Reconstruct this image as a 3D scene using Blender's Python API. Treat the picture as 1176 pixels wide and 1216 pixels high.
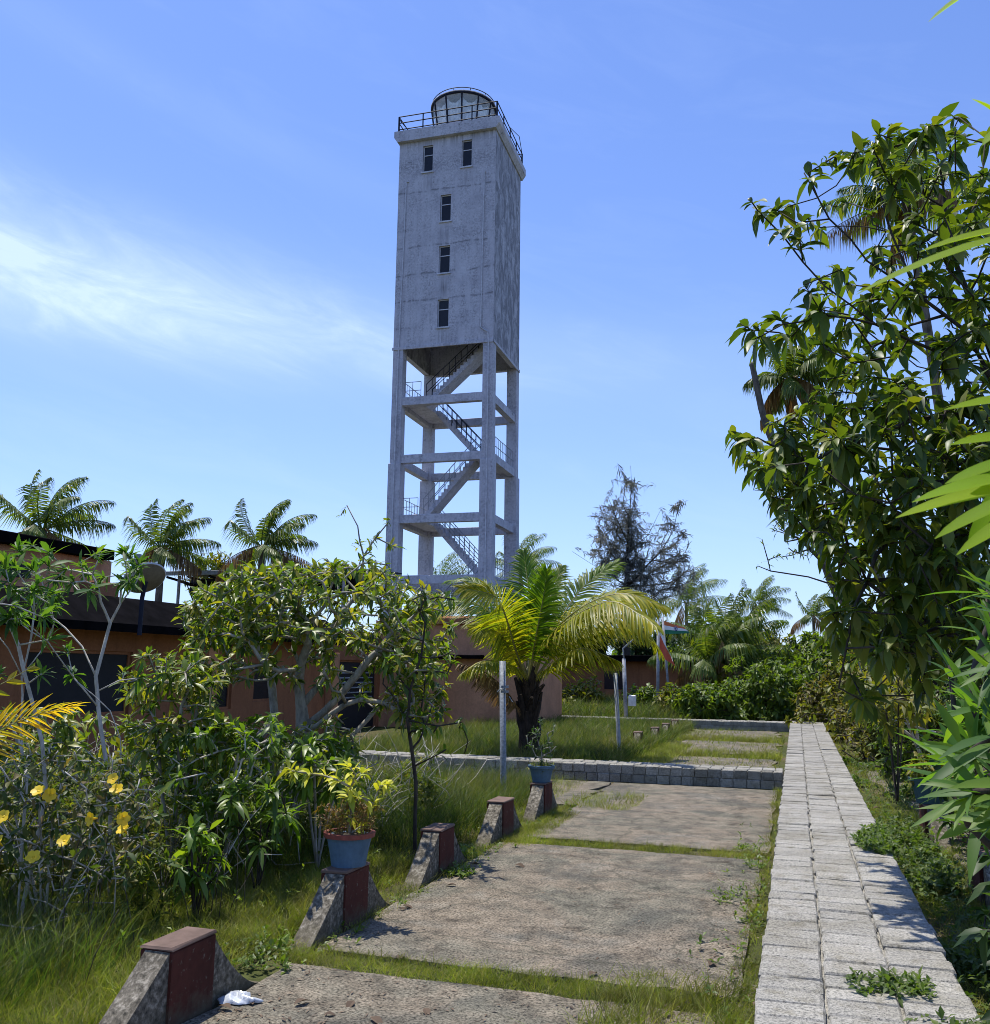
import bpy, math, random
import numpy as np
from math import radians, sin, cos, pi, atan, atan2
random.seed(7)
rng = np.random.default_rng(11)
for o in list(bpy.data.objects):
    bpy.data.objects.remove(o)
sc = bpy.context.scene
COL = sc.collection

# ------------------------------------------------------------------ camera
FPX, CX, CY = 1100.0, 588.0, 608.0          # focal length and centre in photo pixels
CYAW, CPITCH, CROLL = radians(17.9), atan(186 / 1100), 0.0125
CAM = np.array([0.0, 0.0, 1.9])
def _rz(a): return np.array([[cos(a), -sin(a), 0], [sin(a), cos(a), 0], [0, 0, 1]])
def _rx(a): return np.array([[1, 0, 0], [0, cos(a), -sin(a)], [0, sin(a), cos(a)]])
CR = _rz(CYAW) @ _rx(pi / 2 + CPITCH) @ _rz(CROLL)
cam = bpy.data.cameras.new('camera')
cam.sensor_fit = 'AUTO'
cam.sensor_width = 36.0
cam.lens = 36.0 * FPX / 1216.0
cam.clip_start = 0.05
cam.clip_end = 3000
cam.dof.use_dof = True
cam.dof.focus_distance = 25.0
cam.dof.aperture_fstop = 22.0
co = bpy.data.objects.new('camera', cam)
COL.objects.link(co)
from mathutils import Matrix, Vector
M4 = Matrix([list(CR[0]) + [CAM[0]], list(CR[1]) + [CAM[1]], list(CR[2]) + [CAM[2]], [0, 0, 0, 1]])
co.matrix_world = M4
sc.camera = co

# ------------------------------------------------------------------ sky and sun
SUN_DIR = np.array([-0.26, 0.17, 1.0])
SUN_DIR = SUN_DIR / np.linalg.norm(SUN_DIR)
SUN_EL = math.asin(SUN_DIR[2])
SUN_ROT = atan2(SUN_DIR[0], SUN_DIR[1])
w = bpy.data.worlds.new('World')
sc.world = w
w.use_nodes = True
nt = w.node_tree
nt.nodes.clear()
def N(t, kind, **kw):
    n = t.nodes.new(kind)
    for k, v in kw.items():
        setattr(n, k, v)
    return n
def math_(t, op, a, b=None, clamp=False):
    n = N(t, 'ShaderNodeMath', operation=op, use_clamp=clamp)
    for i, v in enumerate((a, b)):
        if v is None: continue
        if isinstance(v, (int, float)): n.inputs[i].default_value = v
        else: t.links.new(v, n.inputs[i])
    return n.outputs[0]
def mix_(t, fac, a, b, blend='MIX'):
    n = N(t, 'ShaderNodeMix', data_type='RGBA', blend_type=blend)
    for i, v in ((0, fac), (6, a), (7, b)):
        if isinstance(v, (int, float)): n.inputs[i].default_value = v
        elif isinstance(v, tuple): n.inputs[i].default_value = v if len(v) == 4 else (*v, 1)
        else: t.links.new(v, n.inputs[i])
    return n.outputs[2]
def ramp_(t, fac, stops):
    n = N(t, 'ShaderNodeValToRGB')
    e = n.color_ramp.elements
    while len(e) < len(stops): e.new(0.5)
    for i, (p, c) in enumerate(stops):
        e[i].position = p
        e[i].color = (c, c, c, 1) if isinstance(c, (int, float)) else (*c, 1)
    t.links.new(fac, n.inputs[0])
    return n.outputs[0]
def noise_(t, vec, scale, detail=5, rough=0.55, dist=0.0):
    n = N(t, 'ShaderNodeTexNoise')
    n.inputs['Scale'].default_value = scale
    n.inputs['Detail'].default_value = detail
    n.inputs['Roughness'].default_value = rough
    n.inputs['Distortion'].default_value = dist
    if vec is not None: t.links.new(vec, n.inputs['Vector'])
    return n.outputs['Fac']
sky = N(nt, 'ShaderNodeTexSky', sky_type='NISHITA')
sky.sun_disc = False
sky.sun_elevation = SUN_EL
sky.sun_rotation = SUN_ROT
sky.altitude = 0
sky.air_density = 1.0
sky.dust_density = 0.6
sky.ozone_density = 2.2
skyc = mix_(nt, 1.0, sky.outputs[0], (0.68, 0.84, 1.24), 'MULTIPLY')
tc = N(nt, 'ShaderNodeTexCoord')
sp = N(nt, 'ShaderNodeSeparateXYZ')
nt.links.new(tc.outputs['Generated'], sp.inputs[0])
az = math_(nt, 'ARCTAN2', sp.outputs[0], sp.outputs[1])
el = math_(nt, 'ARCSINE', sp.outputs[2])
cmb = N(nt, 'ShaderNodeCombineXYZ')
nt.links.new(math_(nt, 'ADD', math_(nt, 'MULTIPLY', az, 2.0), math_(nt, 'MULTIPLY', el, 0.9)), cmb.inputs[0])
nt.links.new(math_(nt, 'ADD', math_(nt, 'MULTIPLY', el, 7.0), math_(nt, 'MULTIPLY', az, 1.4)), cmb.inputs[1])
n1 = noise_(nt, cmb.outputs[0], 2.6, 9, 0.64, 0.7)
n2 = noise_(nt, cmb.outputs[0], 0.7, 4, 0.5, 0.3)
def blob(a0, e0, sa, se, tilt):
    da = math_(nt, 'DIVIDE', math_(nt, 'SUBTRACT', az, a0), sa)
    de = math_(nt, 'DIVIDE', math_(nt, 'SUBTRACT', math_(nt, 'SUBTRACT', el, e0), math_(nt, 'MULTIPLY', math_(nt, 'SUBTRACT', az, a0), tilt)), se)
    r2 = math_(nt, 'ADD', math_(nt, 'MULTIPLY', da, da), math_(nt, 'MULTIPLY', de, de))
    r2 = math_(nt, 'ADD', r2, math_(nt, 'MULTIPLY', math_(nt, 'SUBTRACT', n1, 0.5), 3.4))
    return math_(nt, 'POWER', 2.718, math_(nt, 'MULTIPLY', r2, -1.0))
b1 = blob(-0.90, 0.395, 0.34, 0.055, -0.08)
b2 = blob(-0.62, 0.345, 0.42, 0.045, -0.05)
b3 = blob(-0.75, 0.57, 0.35, 0.02, -0.25)
wis = math_(nt, 'MULTIPLY', math_(nt, 'SUBTRACT', math_(nt, 'MULTIPLY', n1, n2), 0.25), 0.4, True)
cl = math_(nt, 'ADD', math_(nt, 'MULTIPLY', b1, 0.48), math_(nt, 'MULTIPLY', b2, 0.26))
cl = math_(nt, 'ADD', cl, math_(nt, 'MULTIPLY', b3, 0.05))
cl = math_(nt, 'ADD', cl, wis)
low = math_(nt, 'MULTIPLY', math_(nt, 'POWER', 2.718, math_(nt, 'MULTIPLY', math_(nt, 'ABSOLUTE', el), -4.2)), 0.55)
cl = math_(nt, 'MINIMUM', math_(nt, 'ADD', cl, low), 0.85)
skyc = mix_(nt, cl, skyc, (4.7, 5.9, 8.3))
bg = N(nt, 'ShaderNodeBackground')
nt.links.new(skyc, bg.inputs[0])
bg.inputs[1].default_value = 0.126
ow = N(nt, 'ShaderNodeOutputWorld')
nt.links.new(bg.outputs[0], ow.inputs[0])
sl = bpy.data.lights.new('sun', 'SUN')
sl.energy = 4.4
sl.angle = radians(0.53)
sl.color = (1.0, 0.95, 0.86)
so = bpy.data.objects.new('sun', sl)
COL.objects.link(so)
so.rotation_euler = Vector(SUN_DIR).to_track_quat('Z', 'Y').to_euler()
sc.view_settings.view_transform = 'Standard'
sc.view_settings.look = 'None'
sc.view_settings.gamma = 1
sc.view_settings.use_curve_mapping = False
sc.view_settings.exposure = 0.42
sc.cycles.pixel_filter_type = 'BLACKMAN_HARRIS'
sc.cycles.filter_width = 0.95
sc.cycles.max_bounces = 6
sc.cycles.transmission_bounces = 4
sc.cycles.transparent_max_bounces = 4

# ------------------------------------------------------------------ helpers
def ray(x, y):
    d = CR @ np.array([(x - CX) / FPX, -(y - CY) / FPX, -1.0])
    return d
def P(x, y, d):                      # photo pixel at a horizontal distance d from the viewer
    r = ray(x, y); return CAM + r * d / np.hypot(r[0], r[1])
def Gz(x, y, z=0.0):                 # photo pixel on a level plane
    r = ray(x, y); return CAM + r * (z - CAM[2]) / r[2]
def onX(x, y, X):
    r = ray(x, y); return CAM + r * (X - CAM[0]) / r[0]
def onY(x, y, Y):
    r = ray(x, y); return CAM + r * (Y - CAM[1]) / r[1]
def unit(v):
    v = np.asarray(v, float)
    return v / np.maximum(np.linalg.norm(v, axis=-1, keepdims=True), 1e-9)

class MB:
    def __init__(s): s.v = []; s.n = 0; s.q = []; s.p = []; s.smooth = False
    def quads(s, V, F):
        V = np.asarray(V, float).reshape(-1, 3); s.v.append(V); s.q.append(np.asarray(F, int) + s.n); s.n += len(V)
    def poly(s, V, faces):
        V = np.asarray(V, float).reshape(-1, 3); s.v.append(V)
        s.p += [[i + s.n for i in f] for f in faces]; s.n += len(V)
    def box(s, a, b, M=None):
        a, b = np.minimum(a, b), np.maximum(a, b)
        V = np.array([[x, y, z] for z in (a[2], b[2]) for y in (a[1], b[1]) for x in (a[0], b[0])], float)
        if M is not None: V = V @ np.asarray(M).T
        s.quads(V, [[0, 2, 3, 1], [4, 5, 7, 6], [0, 1, 5, 4], [2, 6, 7, 3], [0, 4, 6, 2], [1, 3, 7, 5]])
    def bbox(s, a, b, bev=0.01, jit=0.0):    # bevelled box
        a, b = np.minimum(a, b).astype(float), np.maximum(a, b).astype(float)
        V = []
        for z, i in ((a[2], 0), (b[2] - bev, 0), (b[2], bev)):
            V += [[a[0] + i, a[1] + i, z], [b[0] - i, a[1] + i, z], [b[0] - i, b[1] - i, z], [a[0] + i, b[1] - i, z]]
        V = np.array(V)
        if jit: V = V + rng.normal(0, jit, V.shape)
        F = [[3, 2, 1, 0], [8, 9, 10, 11]]
        for k in (0, 4):
            for i in range(4):
                j = (i + 1) % 4
                F.append([k + i, k + j, k + 4 + j, k + 4 + i])
        s.quads(V, F)
    def prism(s, prof, axis, a, b):          # extrude a closed profile of (u,v) along an axis
        n = len(prof); V = []
        for t in (a, b):
            for u, v in prof:
                V.append({'x': (t, u, v), 'y': (u, t, v), 'z': (u, v, t)}[axis])
        F = [list(range(n))[::-1], list(range(n, 2 * n))] + [[i, (i + 1) % n, n + (i + 1) % n, n + i] for i in range(n)]
        s.poly(V, F)
    def tube(s, pts, rad, sides=6, cap=True):
        pts = np.asarray(pts, float); n = len(pts)
        rad = np.full(n, rad, float) if np.isscalar(rad) else np.asarray(rad, float)
        T = np.empty_like(pts); T[1:-1] = pts[2:] - pts[:-2]; T[0] = pts[1] - pts[0]; T[-1] = pts[-1] - pts[-2]
        T = unit(T)
        ref = np.array([0, 0, 1.0]) if abs(T[0][2]) < 0.9 else np.array([1.0, 0, 0])
        u = unit(np.cross(T[0], ref)); V = np.empty((n, sides, 3)); ang = np.arange(sides) * 2 * pi / sides
        for i in range(n):
            u = unit(u - T[i] * np.dot(u, T[i])); vv = np.cross(T[i], u)
            V[i] = pts[i] + rad[i] * (np.cos(ang)[:, None] * u + np.sin(ang)[:, None] * vv)
        idx = np.arange(n * sides).reshape(n, sides)
        F = np.stack([idx[:-1], np.roll(idx[:-1], -1, 1), np.roll(idx[1:], -1, 1), idx[1:]], -1).reshape(-1, 4)
        base = s.n
        s.quads(V.reshape(-1, 3), F)
        if cap:
            s.p.append([base + i for i in range(sides)][::-1]); s.p.append([base + (n - 1) * sides + i for i in range(sides)])
    def lathe(s, prof, c, sides=24, caps=True):
        c = np.asarray(c, float); ang = np.arange(sides) * 2 * pi / sides; n = len(prof); base = s.n
        V = np.array([[c + np.array([r * cos(a), r * sin(a), z]) for a in ang] for r, z in prof])
        idx = np.arange(n * sides).reshape(n, sides)
        F = np.stack([idx[:-1], np.roll(idx[:-1], -1, 1), np.roll(idx[1:], -1, 1), idx[1:]], -1).reshape(-1, 4)
        s.quads(V.reshape(-1, 3), F)
        if caps:
            s.p.append([base + i for i in range(sides)][::-1]); s.p.append([base + (n - 1) * sides + i for i in range(sides)])
    def leaves(s, pos, d, up, L, W, droop=0.0, fold=0.25, rows=4, shape=None):
        pos = np.asarray(pos, float); d = unit(d); m = len(pos)
        L = np.broadcast_to(L, (m,)); W = np.broadcast_to(W, (m,)); droop = np.broadcast_to(droop, (m,))
        side = unit(np.cross(d, up)); nr = np.cross(side, d)
        t = np.linspace(0, 1, rows)
        wd = np.interp(t, *(shape or ([0, .35, .65, 1], [.12, 1, .85, .03])))
        V = np.empty((m, rows, 3, 3))
        for i in range(rows):
            c = pos + d * (L * t[i] * (1 - 0.25 * droop * t[i]))[:, None]
            c = c - np.array([0, 0, 1.0]) * (L * droop * t[i] ** 2 * 0.55)[:, None] - nr * (L * 0.10 * t[i] ** 2)[:, None]
            for j, sg in enumerate((-1, 0, 1)):
                V[:, i, j] = c + side * (sg * W * 0.5 * wd[i])[:, None] + nr * (abs(sg) * fold * W * 0.5 * wd[i])[:, None]
        idx = np.arange(m * rows * 3).reshape(m, rows, 3)
        F = np.stack([idx[:, :-1, :-1], idx[:, :-1, 1:], idx[:, 1:, 1:], idx[:, 1:, :-1]], -1).reshape(-1, 4)
        s.quads(V.reshape(-1, 3), F)
    def build(s, name, mat, parent=None, world=False, smooth=None, origin=None):
        V = np.concatenate(s.v) if s.v else np.zeros((0, 3))
        o = None
        off = np.zeros(3)
        if world and parent is not None: off = np.array(parent.location); 
        if world and parent is not None and parent.parent is not None: off = off + np.array(parent.parent.location)
        if origin is not None: off = np.asarray(origin, float)
        V = V - off
        Q = np.concatenate(s.q) if s.q else np.zeros((0, 4), int)
        tot = np.concatenate([np.full(len(Q), 4), np.array([len(p) for p in s.p], int)]).astype(int)
        loops = np.concatenate([Q.ravel(), np.array([i for p in s.p for i in p], int)]).astype(np.int32)
        me = bpy.data.meshes.new(name)
        me.vertices.add(len(V)); me.vertices.foreach_set('co', V.astype(np.float32).ravel())
        me.loops.add(len(loops)); me.loops.foreach_set('vertex_index', loops)
        me.polygons.add(len(tot))
        st = np.concatenate([[0], np.cumsum(tot)[:-1]]).astype(np.int32)
        me.polygons.foreach_set('loop_start', st); me.polygons.foreach_set('loop_total', tot.astype(np.int32))
        sm = s.smooth if smooth is None else smooth
        me.polygons.foreach_set('use_smooth', np.full(len(tot), bool(sm)))
        me.update(calc_edges=True); me.validate()
        me.materials.append(mat)
        o = bpy.data.objects.new(name, me); COL.objects.link(o)
        if parent is not None: o.parent = parent
        if origin is not None: o.location = off
        return o

def tag(o, label, cat, group=None, kind=None):
    if label: o['label'] = label
    if cat: o['category'] = cat
    if group: o['group'] = group
    if kind: o['kind'] = kind
    return o
def thing(name, label, cat, loc=(0, 0, 0), rotz=0.0, group=None):
    o = bpy.data.objects.new(name, None); COL.objects.link(o)
    o.empty_display_size = 0.2
    o.location = [float(x) for x in loc]; o.rotation_euler = (0, 0, rotz)
    return tag(o, label, cat, group)
def dup(root, loc, rotz=None, label=None, scale=None, group=None):
    r = root.copy(); COL.objects.link(r); r.location = [float(x) for x in loc]
    if rotz is not None: r.rotation_euler = (0, 0, rotz)
    if scale is not None: r.scale = (scale,) * 3
    if label: r['label'] = label
    if group: r['group'] = group
    for ch in list(root.children):
        c = ch.copy(); COL.objects.link(c); c.parent = r
        for g in list(ch.children):
            k = g.copy(); COL.objects.link(k); k.parent = c
    return r
def struct(mb, name, mat, smooth=False):
    o = mb.build(name, mat, smooth=smooth); o['kind'] = 'structure'; return o

# ------------------------------------------------------------------ materials
def newmat(name):
    m = bpy.data.materials.new(name); m.use_nodes = True
    t = m.node_tree; t.nodes.clear()
    out = N(t, 'ShaderNodeOutputMaterial')
    b = N(t, 'ShaderNodeBsdfPrincipled')
    t.links.new(b.outputs[0], out.inputs[0])
    return m, t, b, out
def setc(t, b, c):
    if isinstance(c, tuple): b.inputs['Base Color'].default_value = (*c, 1)
    else: t.links.new(c, b.inputs['Base Color'])
def pos_(t): return N(t, 'ShaderNodeNewGeometry').outputs['Position']
def objc_(t): return N(t, 'ShaderNodeTexCoord').outputs['Object']
def bump_(t, b, h, strength=0.4, dist=0.01):
    n = N(t, 'ShaderNodeBump'); n.inputs['Strength'].default_value = strength; n.inputs['Distance'].default_value = dist
    t.links.new(h, n.inputs['Height']); t.links.new(n.outputs[0], b.inputs['Normal'])
def scaled_(t, vec, sx, sy, sz):
    n = N(t, 'ShaderNodeMapping'); n.inputs['Scale'].default_value = (sx, sy, sz); t.links.new(vec, n.inputs[0]); return n.outputs[0]
def simple(name, c, rough=0.6, metal=0.0, spec=0.5, var=0.25, scale=6.0):
    m, t, b, _ = newmat(name)
    f = noise_(t, objc_(t), scale, 6, 0.6)
    lo = tuple(x * (1 - var) for x in c); hi = tuple(min(1, x * (1 + var)) for x in c)
    setc(t, b, ramp_(t, f, [(0.3, lo), (0.7, hi)]))
    b.inputs['Roughness'].default_value = rough; b.inputs['Metallic'].default_value = metal
    b.inputs['Specular IOR Level'].default_value = spec
    return m
def leafmat(name, cols, trans=0.35, rough=0.42, spec=0.5, tcol=None, straw=None):
    if tcol is None: cols = [(min(.8, r * 1.45), min(.8, g_ * 1.25), b_ * .9) for r, g_, b_ in cols]; trans = min(.55, trans + .08); spec *= .75
    m, t, b, out = newmat(name)
    g = N(t, 'ShaderNodeNewGeometry')
    n = len(cols)
    c = ramp_(t, g.outputs['Random Per Island'], [(i / max(1, n - 1), cols[i]) for i in range(n)])
    f = noise_(t, g.outputs['Position'], 1.3, 3)
    c = mix_(t, 1.0, c, ramp_(t, f, [(0.3, 0.72), (0.7, 1.2)]), 'MULTIPLY')
    if straw:
        fs = noise_(t, g.outputs['Position'], 0.9, 6, 0.65, 0.4)
        c = mix_(t, ramp_(t, fs, [(0.50, 0.0), (0.66, .8)]), c, straw)
        fd = noise_(t, g.outputs['Position'], 2.6, 5, 0.6)
        c = mix_(t, 1.0, c, ramp_(t, fd, [(0.34, .5), (0.6, 1.15)]), 'MULTIPLY')
    setc(t, b, c)
    b.inputs['Roughness'].default_value = rough; b.inputs['Specular IOR Level'].default_value = spec
    tr = N(t, 'ShaderNodeBsdfTranslucent')
    t.links.new(mix_(t, 1.0, c, tcol or (2.0, 2.1, 0.45), 'MULTIPLY'), tr.inputs[0])
    mx = N(t, 'ShaderNodeMixShader'); mx.inputs[0].default_value = trans
    t.links.new(b.outputs[0], mx.inputs[1]); t.links.new(tr.outputs[0], mx.inputs[2]); t.links.new(mx.outputs[0], out.inputs[0])
    return m
def barkmat(name, lo, hi, scale=14.0):
    m, t, b, _ = newmat(name)
    p = pos_(t)
    f = noise_(t, scaled_(t, p, 1, 1, 0.35), scale, 7, 0.65)
    setc(t, b, ramp_(t, f, [(0.32, lo), (0.68, hi)])); b.inputs['Roughness'].default_value = 0.85
    b.inputs['Specular IOR Level'].default_value = 0.2
    bump_(t, b, f, 0.6, 0.02)
    return m
def granite(name, base=0.5, var=0.22, dark=1.0):
    m, t, b, _ = newmat(name)
    g = N(t, 'ShaderNodeNewGeometry'); p = g.outputs['Position']
    f = noise_(t, p, 70, 4, 0.78); f2 = noise_(t, p, 2.2, 5, 0.6); f3 = noise_(t, p, 9, 5, 0.65)
    c = ramp_(t, f, [(0.36, (base * .30, base * .30, base * .28)), (0.5, (base, base * .955, base * .85)), (0.66, (base * 1.45, base * 1.39, base * 1.24))])
    c = mix_(t, 1.0, c, ramp_(t, g.outputs['Random Per Island'], [(0, (1 - var, 1 - var, 1 - var * 1.1)), (1, (1 + var * .5, 1 + var * .48, 1 + var * .4))]), 'MULTIPLY')
    c = mix_(t, 1.0, c, ramp_(t, f2, [(0.34, (.82, .80, .74)), (0.55, 1.0), (.75, (1.06, 1.05, 1.0))]), 'MULTIPLY')
    c = mix_(t, 1.0, c, ramp_(t, f3, [(0.34, (.72, .70, .64)), (0.48, 1.0)]), 'MULTIPLY')
    setc(t, b, c); b.inputs['Roughness'].default_value = 0.85; b.inputs['Specular IOR Level'].default_value = 0.25
    bump_(t, b, mix_(t, .5, f, f3), 0.7, 0.012)
    return m
M_block = granite('granite_block', 0.305, .16)
M_wallblock = granite('wall_block', 0.31, 0.35)

def paving():
    m, t, b, _ = newmat('old_cement_paving')
    p = pos_(t)
    a = noise_(t, p, 0.9, 6, 0.6, 0.6); c2 = noise_(t, p, 4.5, 8, 0.72); c3 = noise_(t, p, 60, 4, 0.7); c4 = noise_(t, p, 1.3, 7, 0.62, 0.5)
    c = ramp_(t, a, [(0.28, (.105, .10, .075)), (0.42, (.165, .15, .112)), (0.55, (.20, .165, .12)), (0.7, (.17, .16, .13))])
    c = mix_(t, 1.0, c, ramp_(t, c2, [(0.33, .35), (0.46, .8), (0.6, 1.12), (.74, 1.4)]), 'MULTIPLY')
    c = mix_(t, ramp_(t, c4, [(0.50, 0.0), (0.66, 0.75)]), c, (.07, .07, .058))
    c = mix_(t, 1.0, c, ramp_(t, c3, [(0.36, .22), (0.5, 1.0), (0.68, 1.7)]), 'MULTIPLY')
    v = N(t, 'ShaderNodeTexVoronoi', feature='DISTANCE_TO_EDGE'); v.inputs['Scale'].default_value = 0.55
    wv = N(t, 'ShaderNodeVectorMath', operation='ADD')
    nn = N(t, 'ShaderNodeTexNoise'); nn.inputs['Scale'].default_value = 2.5; nn.inputs['Detail'].default_value = 5
    t.links.new(p, nn.inputs['Vector']); 
    sc_ = N(t, 'ShaderNodeVectorMath', operation='SCALE'); sc_.inputs['Scale'].default_value = 0.5; t.links.new(nn.outputs['Color'], sc_.inputs[0])
    t.links.new(p, wv.inputs[0]); t.links.new(sc_.outputs[0], wv.inputs[1]); t.links.new(wv.outputs[0], v.inputs['Vector'])
    crack = ramp_(t, v.outputs['Distance'], [(0.0, 1.0), (0.011, 0.0)])
    c = mix_(t, math_(t, 'MULTIPLY', crack, 0.65), c, (.05, .05, .035))
    setc(t, b, c); b.inputs['Roughness'].default_value = 0.9; b.inputs['Specular IOR Level'].default_value = 0.2
    bump_(t, b, mix_(t, .5, c3, c2), 0.8, 0.02)
    return m
M_pave = paving()

def soil():
    m, t, b, _ = newmat('grassy_soil')
    p = pos_(t)
    a = noise_(t, p, 0.35, 6, 0.6); f = noise_(t, p, 7, 7, 0.7); g = noise_(t, p, 45, 4, 0.7)
    c = ramp_(t, a, [(0.3, (.055, .065, .02)), (0.5, (.07, .08, .025)), (0.62, (.13, .10, .06)), (0.75, (.09, .1, .03))])
    c = mix_(t, 1.0, c, ramp_(t, f, [(0.3, .5), (0.7, 1.4)]), 'MULTIPLY')
    c = mix_(t, 1.0, c, ramp_(t, g, [(0.3, .55), (0.7, 1.35)]), 'MULTIPLY')
    setc(t, b, c); b.inputs['Roughness'].default_value = 0.95; b.inputs['Specular IOR Level'].default_value = 0.1
    bump_(t, b, f, 0.8, 0.05)
    return m
M_soil = soil()

def towerpaint(name, moldx=True):
    m, t, b, _ = newmat(name)
    g = N(t, 'ShaderNodeNewGeometry'); p = objc_(t)
    s = N(t, 'ShaderNodeSeparateXYZ'); t.links.new(p, s.inputs[0])
    streak = noise_(t, scaled_(t, p, 1.0, 1.0, 0.12), 3.2, 7, 0.66)
    patch = noise_(t, p, 1.1, 8, 0.68, 0.4); fine = noise_(t, p, 9, 8, 0.75)
    band = noise_(t, scaled_(t, p, .35, .35, 3.0), 1.0, 6, 0.6, 0.3)
    base = ramp_(t, patch, [(0.3, (.40, .39, .44)), (0.5, (.51, .50, .55)), (0.7, (.58, .57, .62))])
    d1 = math_(t, 'MULTIPLY', ramp_(t, fine, [(0.44, 0.0), (0.62, 1.0)]), ramp_(t, streak, [(0.40, 0.12), (0.62, 1.0)]))
    d2 = ramp_(t, band, [(0.58, 0.0), (0.72, .6)])
    dd = math_(t, 'ADD', math_(t, 'MULTIPLY', d1, .62), math_(t, 'MULTIPLY', d2, ramp_(t, fine, [(0.4, 0.0), (0.6, .8)])), True)
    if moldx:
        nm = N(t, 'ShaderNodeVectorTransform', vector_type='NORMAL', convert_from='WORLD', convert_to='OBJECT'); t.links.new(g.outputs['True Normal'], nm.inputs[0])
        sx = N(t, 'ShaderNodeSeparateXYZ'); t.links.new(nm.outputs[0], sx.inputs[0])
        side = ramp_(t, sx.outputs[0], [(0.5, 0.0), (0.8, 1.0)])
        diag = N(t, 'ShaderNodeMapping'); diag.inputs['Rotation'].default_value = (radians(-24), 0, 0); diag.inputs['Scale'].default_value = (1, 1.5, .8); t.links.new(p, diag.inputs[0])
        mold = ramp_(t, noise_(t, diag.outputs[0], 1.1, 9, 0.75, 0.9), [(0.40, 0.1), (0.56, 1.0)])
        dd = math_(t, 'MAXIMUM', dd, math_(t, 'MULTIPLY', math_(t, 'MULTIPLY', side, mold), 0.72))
    def near(v, c0, w0):
        return math_(t, 'SUBTRACT', 1.0, math_(t, 'DIVIDE', math_(t, 'ABSOLUTE', math_(t, 'SUBTRACT', v, c0)), w0), True)
    if moldx:
        drip = noise_(t, scaled_(t, p, 6.0, 6.0, 0.25), 1.0, 6, 0.7)
        dr = ramp_(t, drip, [(0.42, 0.0), (0.62, 1.0)])
        for xc, zc in ((1.70, 28.0), (3.95, 28.0), (2.80, 24.95), (2.79, 21.95), (2.78, 19.2)):
            k_ = math_(t, 'MULTIPLY', math_(t, 'MULTIPLY', near(s.outputs[0], xc, .55), near(s.outputs[2], zc, .85)), dr)
            dd = math_(t, 'MAXIMUM', dd, math_(t, 'MULTIPLY', k_, .85))
        k_ = math_(t, 'MULTIPLY', near(s.outputs[2], 29.2, 1.2), ramp_(t, fine, [(0.42, 0.0), (0.58, 1.0)]))
        dd = math_(t, 'MAXIMUM', dd, math_(t, 'MULTIPLY', k_, .6))
        wob_ = math_(t, 'ADD', s.outputs[2], math_(t, 'MULTIPLY', patch, .5))
        for zl in (21.6, 23.1, 24.7, 27.9):
            k_ = math_(t, 'MULTIPLY', near(wob_, zl, .10), ramp_(t, streak, [(0.4, 0.0), (0.55, 1.0)]))
            dd = math_(t, 'MAXIMUM', dd, math_(t, 'MULTIPLY', k_, .75))
        k_ = math_(t, 'MULTIPLY', near(s.outputs[2], 30.7, .9), dr)
        dd = math_(t, 'MAXIMUM', dd, math_(t, 'MULTIPLY', k_, .7))
    c = mix_(t, dd, base, (.085, .085, .095))
    setc(t, b, c); b.inputs['Roughness'].default_value = 0.8; b.inputs['Specular IOR Level'].default_value = 0.2
    bump_(t, b, fine, 0.35, 0.03)
    return m
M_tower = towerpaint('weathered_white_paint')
M_column = towerpaint('weathered_column_paint', False)

def wallpaint(name, c, grime=0.6):
    m, t, b, _ = newmat(name)
    p = pos_(t)
    f = noise_(t, p, 1.2, 7, 0.65); st = noise_(t, scaled_(t, p, 1, 1, .15), 3, 6, 0.65); fi = noise_(t, p, 16, 6, 0.7)
    k = ramp_(t, f, [(0.3, tuple(x * .8 for x in c)), (0.7, tuple(x * 1.12 for x in c))])
    k = mix_(t, math_(t, 'MULTIPLY', ramp_(t, st, [(0.5, 0.0), (0.72, 1.0)]), grime), k, tuple(x * .35 for x in c))
    k = mix_(t, 1.0, k, ramp_(t, fi, [(0.3, .82), (0.7, 1.1)]), 'MULTIPLY')
    setc(t, b, k); b.inputs['Roughness'].default_value = 0.85; b.inputs['Specular IOR Level'].default_value = 0.2
    bump_(t, b, fi, 0.3, 0.01)
    return m
M_wall = wallpaint('shaded_salmon_paint', (.33, .135, .062), .5)  # lower wall's deep shade under overhang and trees is darkened into this colour
M_wallp = wallpaint('lit_salmon_paint', (.55, .265, .14), .35)  # same salmon paint, toned lighter for walls that get more light
M_roof = simple('mossy_black_roof', (.0045, .004, .0045), .95, spec=.02, var=.6, scale=3)
M_void = simple('dark_interior', (.012, .011, .012), .8)
M_darkmetal = simple('dark_blue_metal', (.014, .016, .028), .7, 0.0, .2)
M_galv = simple('galvanised_steel', (.20, .22, .23), .55, 0.2, var=.5, scale=34)
M_grey = simple('grey_paint', (.26, .275, .30), .6, var=.4, scale=9)
M_whitep = simple('white_plastic', (.7, .7, .68), .4)
M_glass_dark = simple('dark_glass', (.012, .013, .018), .25, 0, .3)
M_frame = simple('pale_frame_paint', (.5, .5, .54), .6)
M_curtain = simple('white_curtain', (.62, .68, .72), .8, scale=3)
M_redcore = wallpaint('faded_red_paint', (.095, .028, .019), .7)
M_rimred = simple('red_rim_paint', (.22, .05, .035), .6, scale=20)
M_potblue = wallpaint('blue_pot_paint', (.10, .17, .24), .35)
M_potteal = wallpaint('teal_pot_paint', (.05, .10, .11), .3)
M_potsoil = simple('potting_soil', (.06, .045, .03), .95, scale=40)

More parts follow.
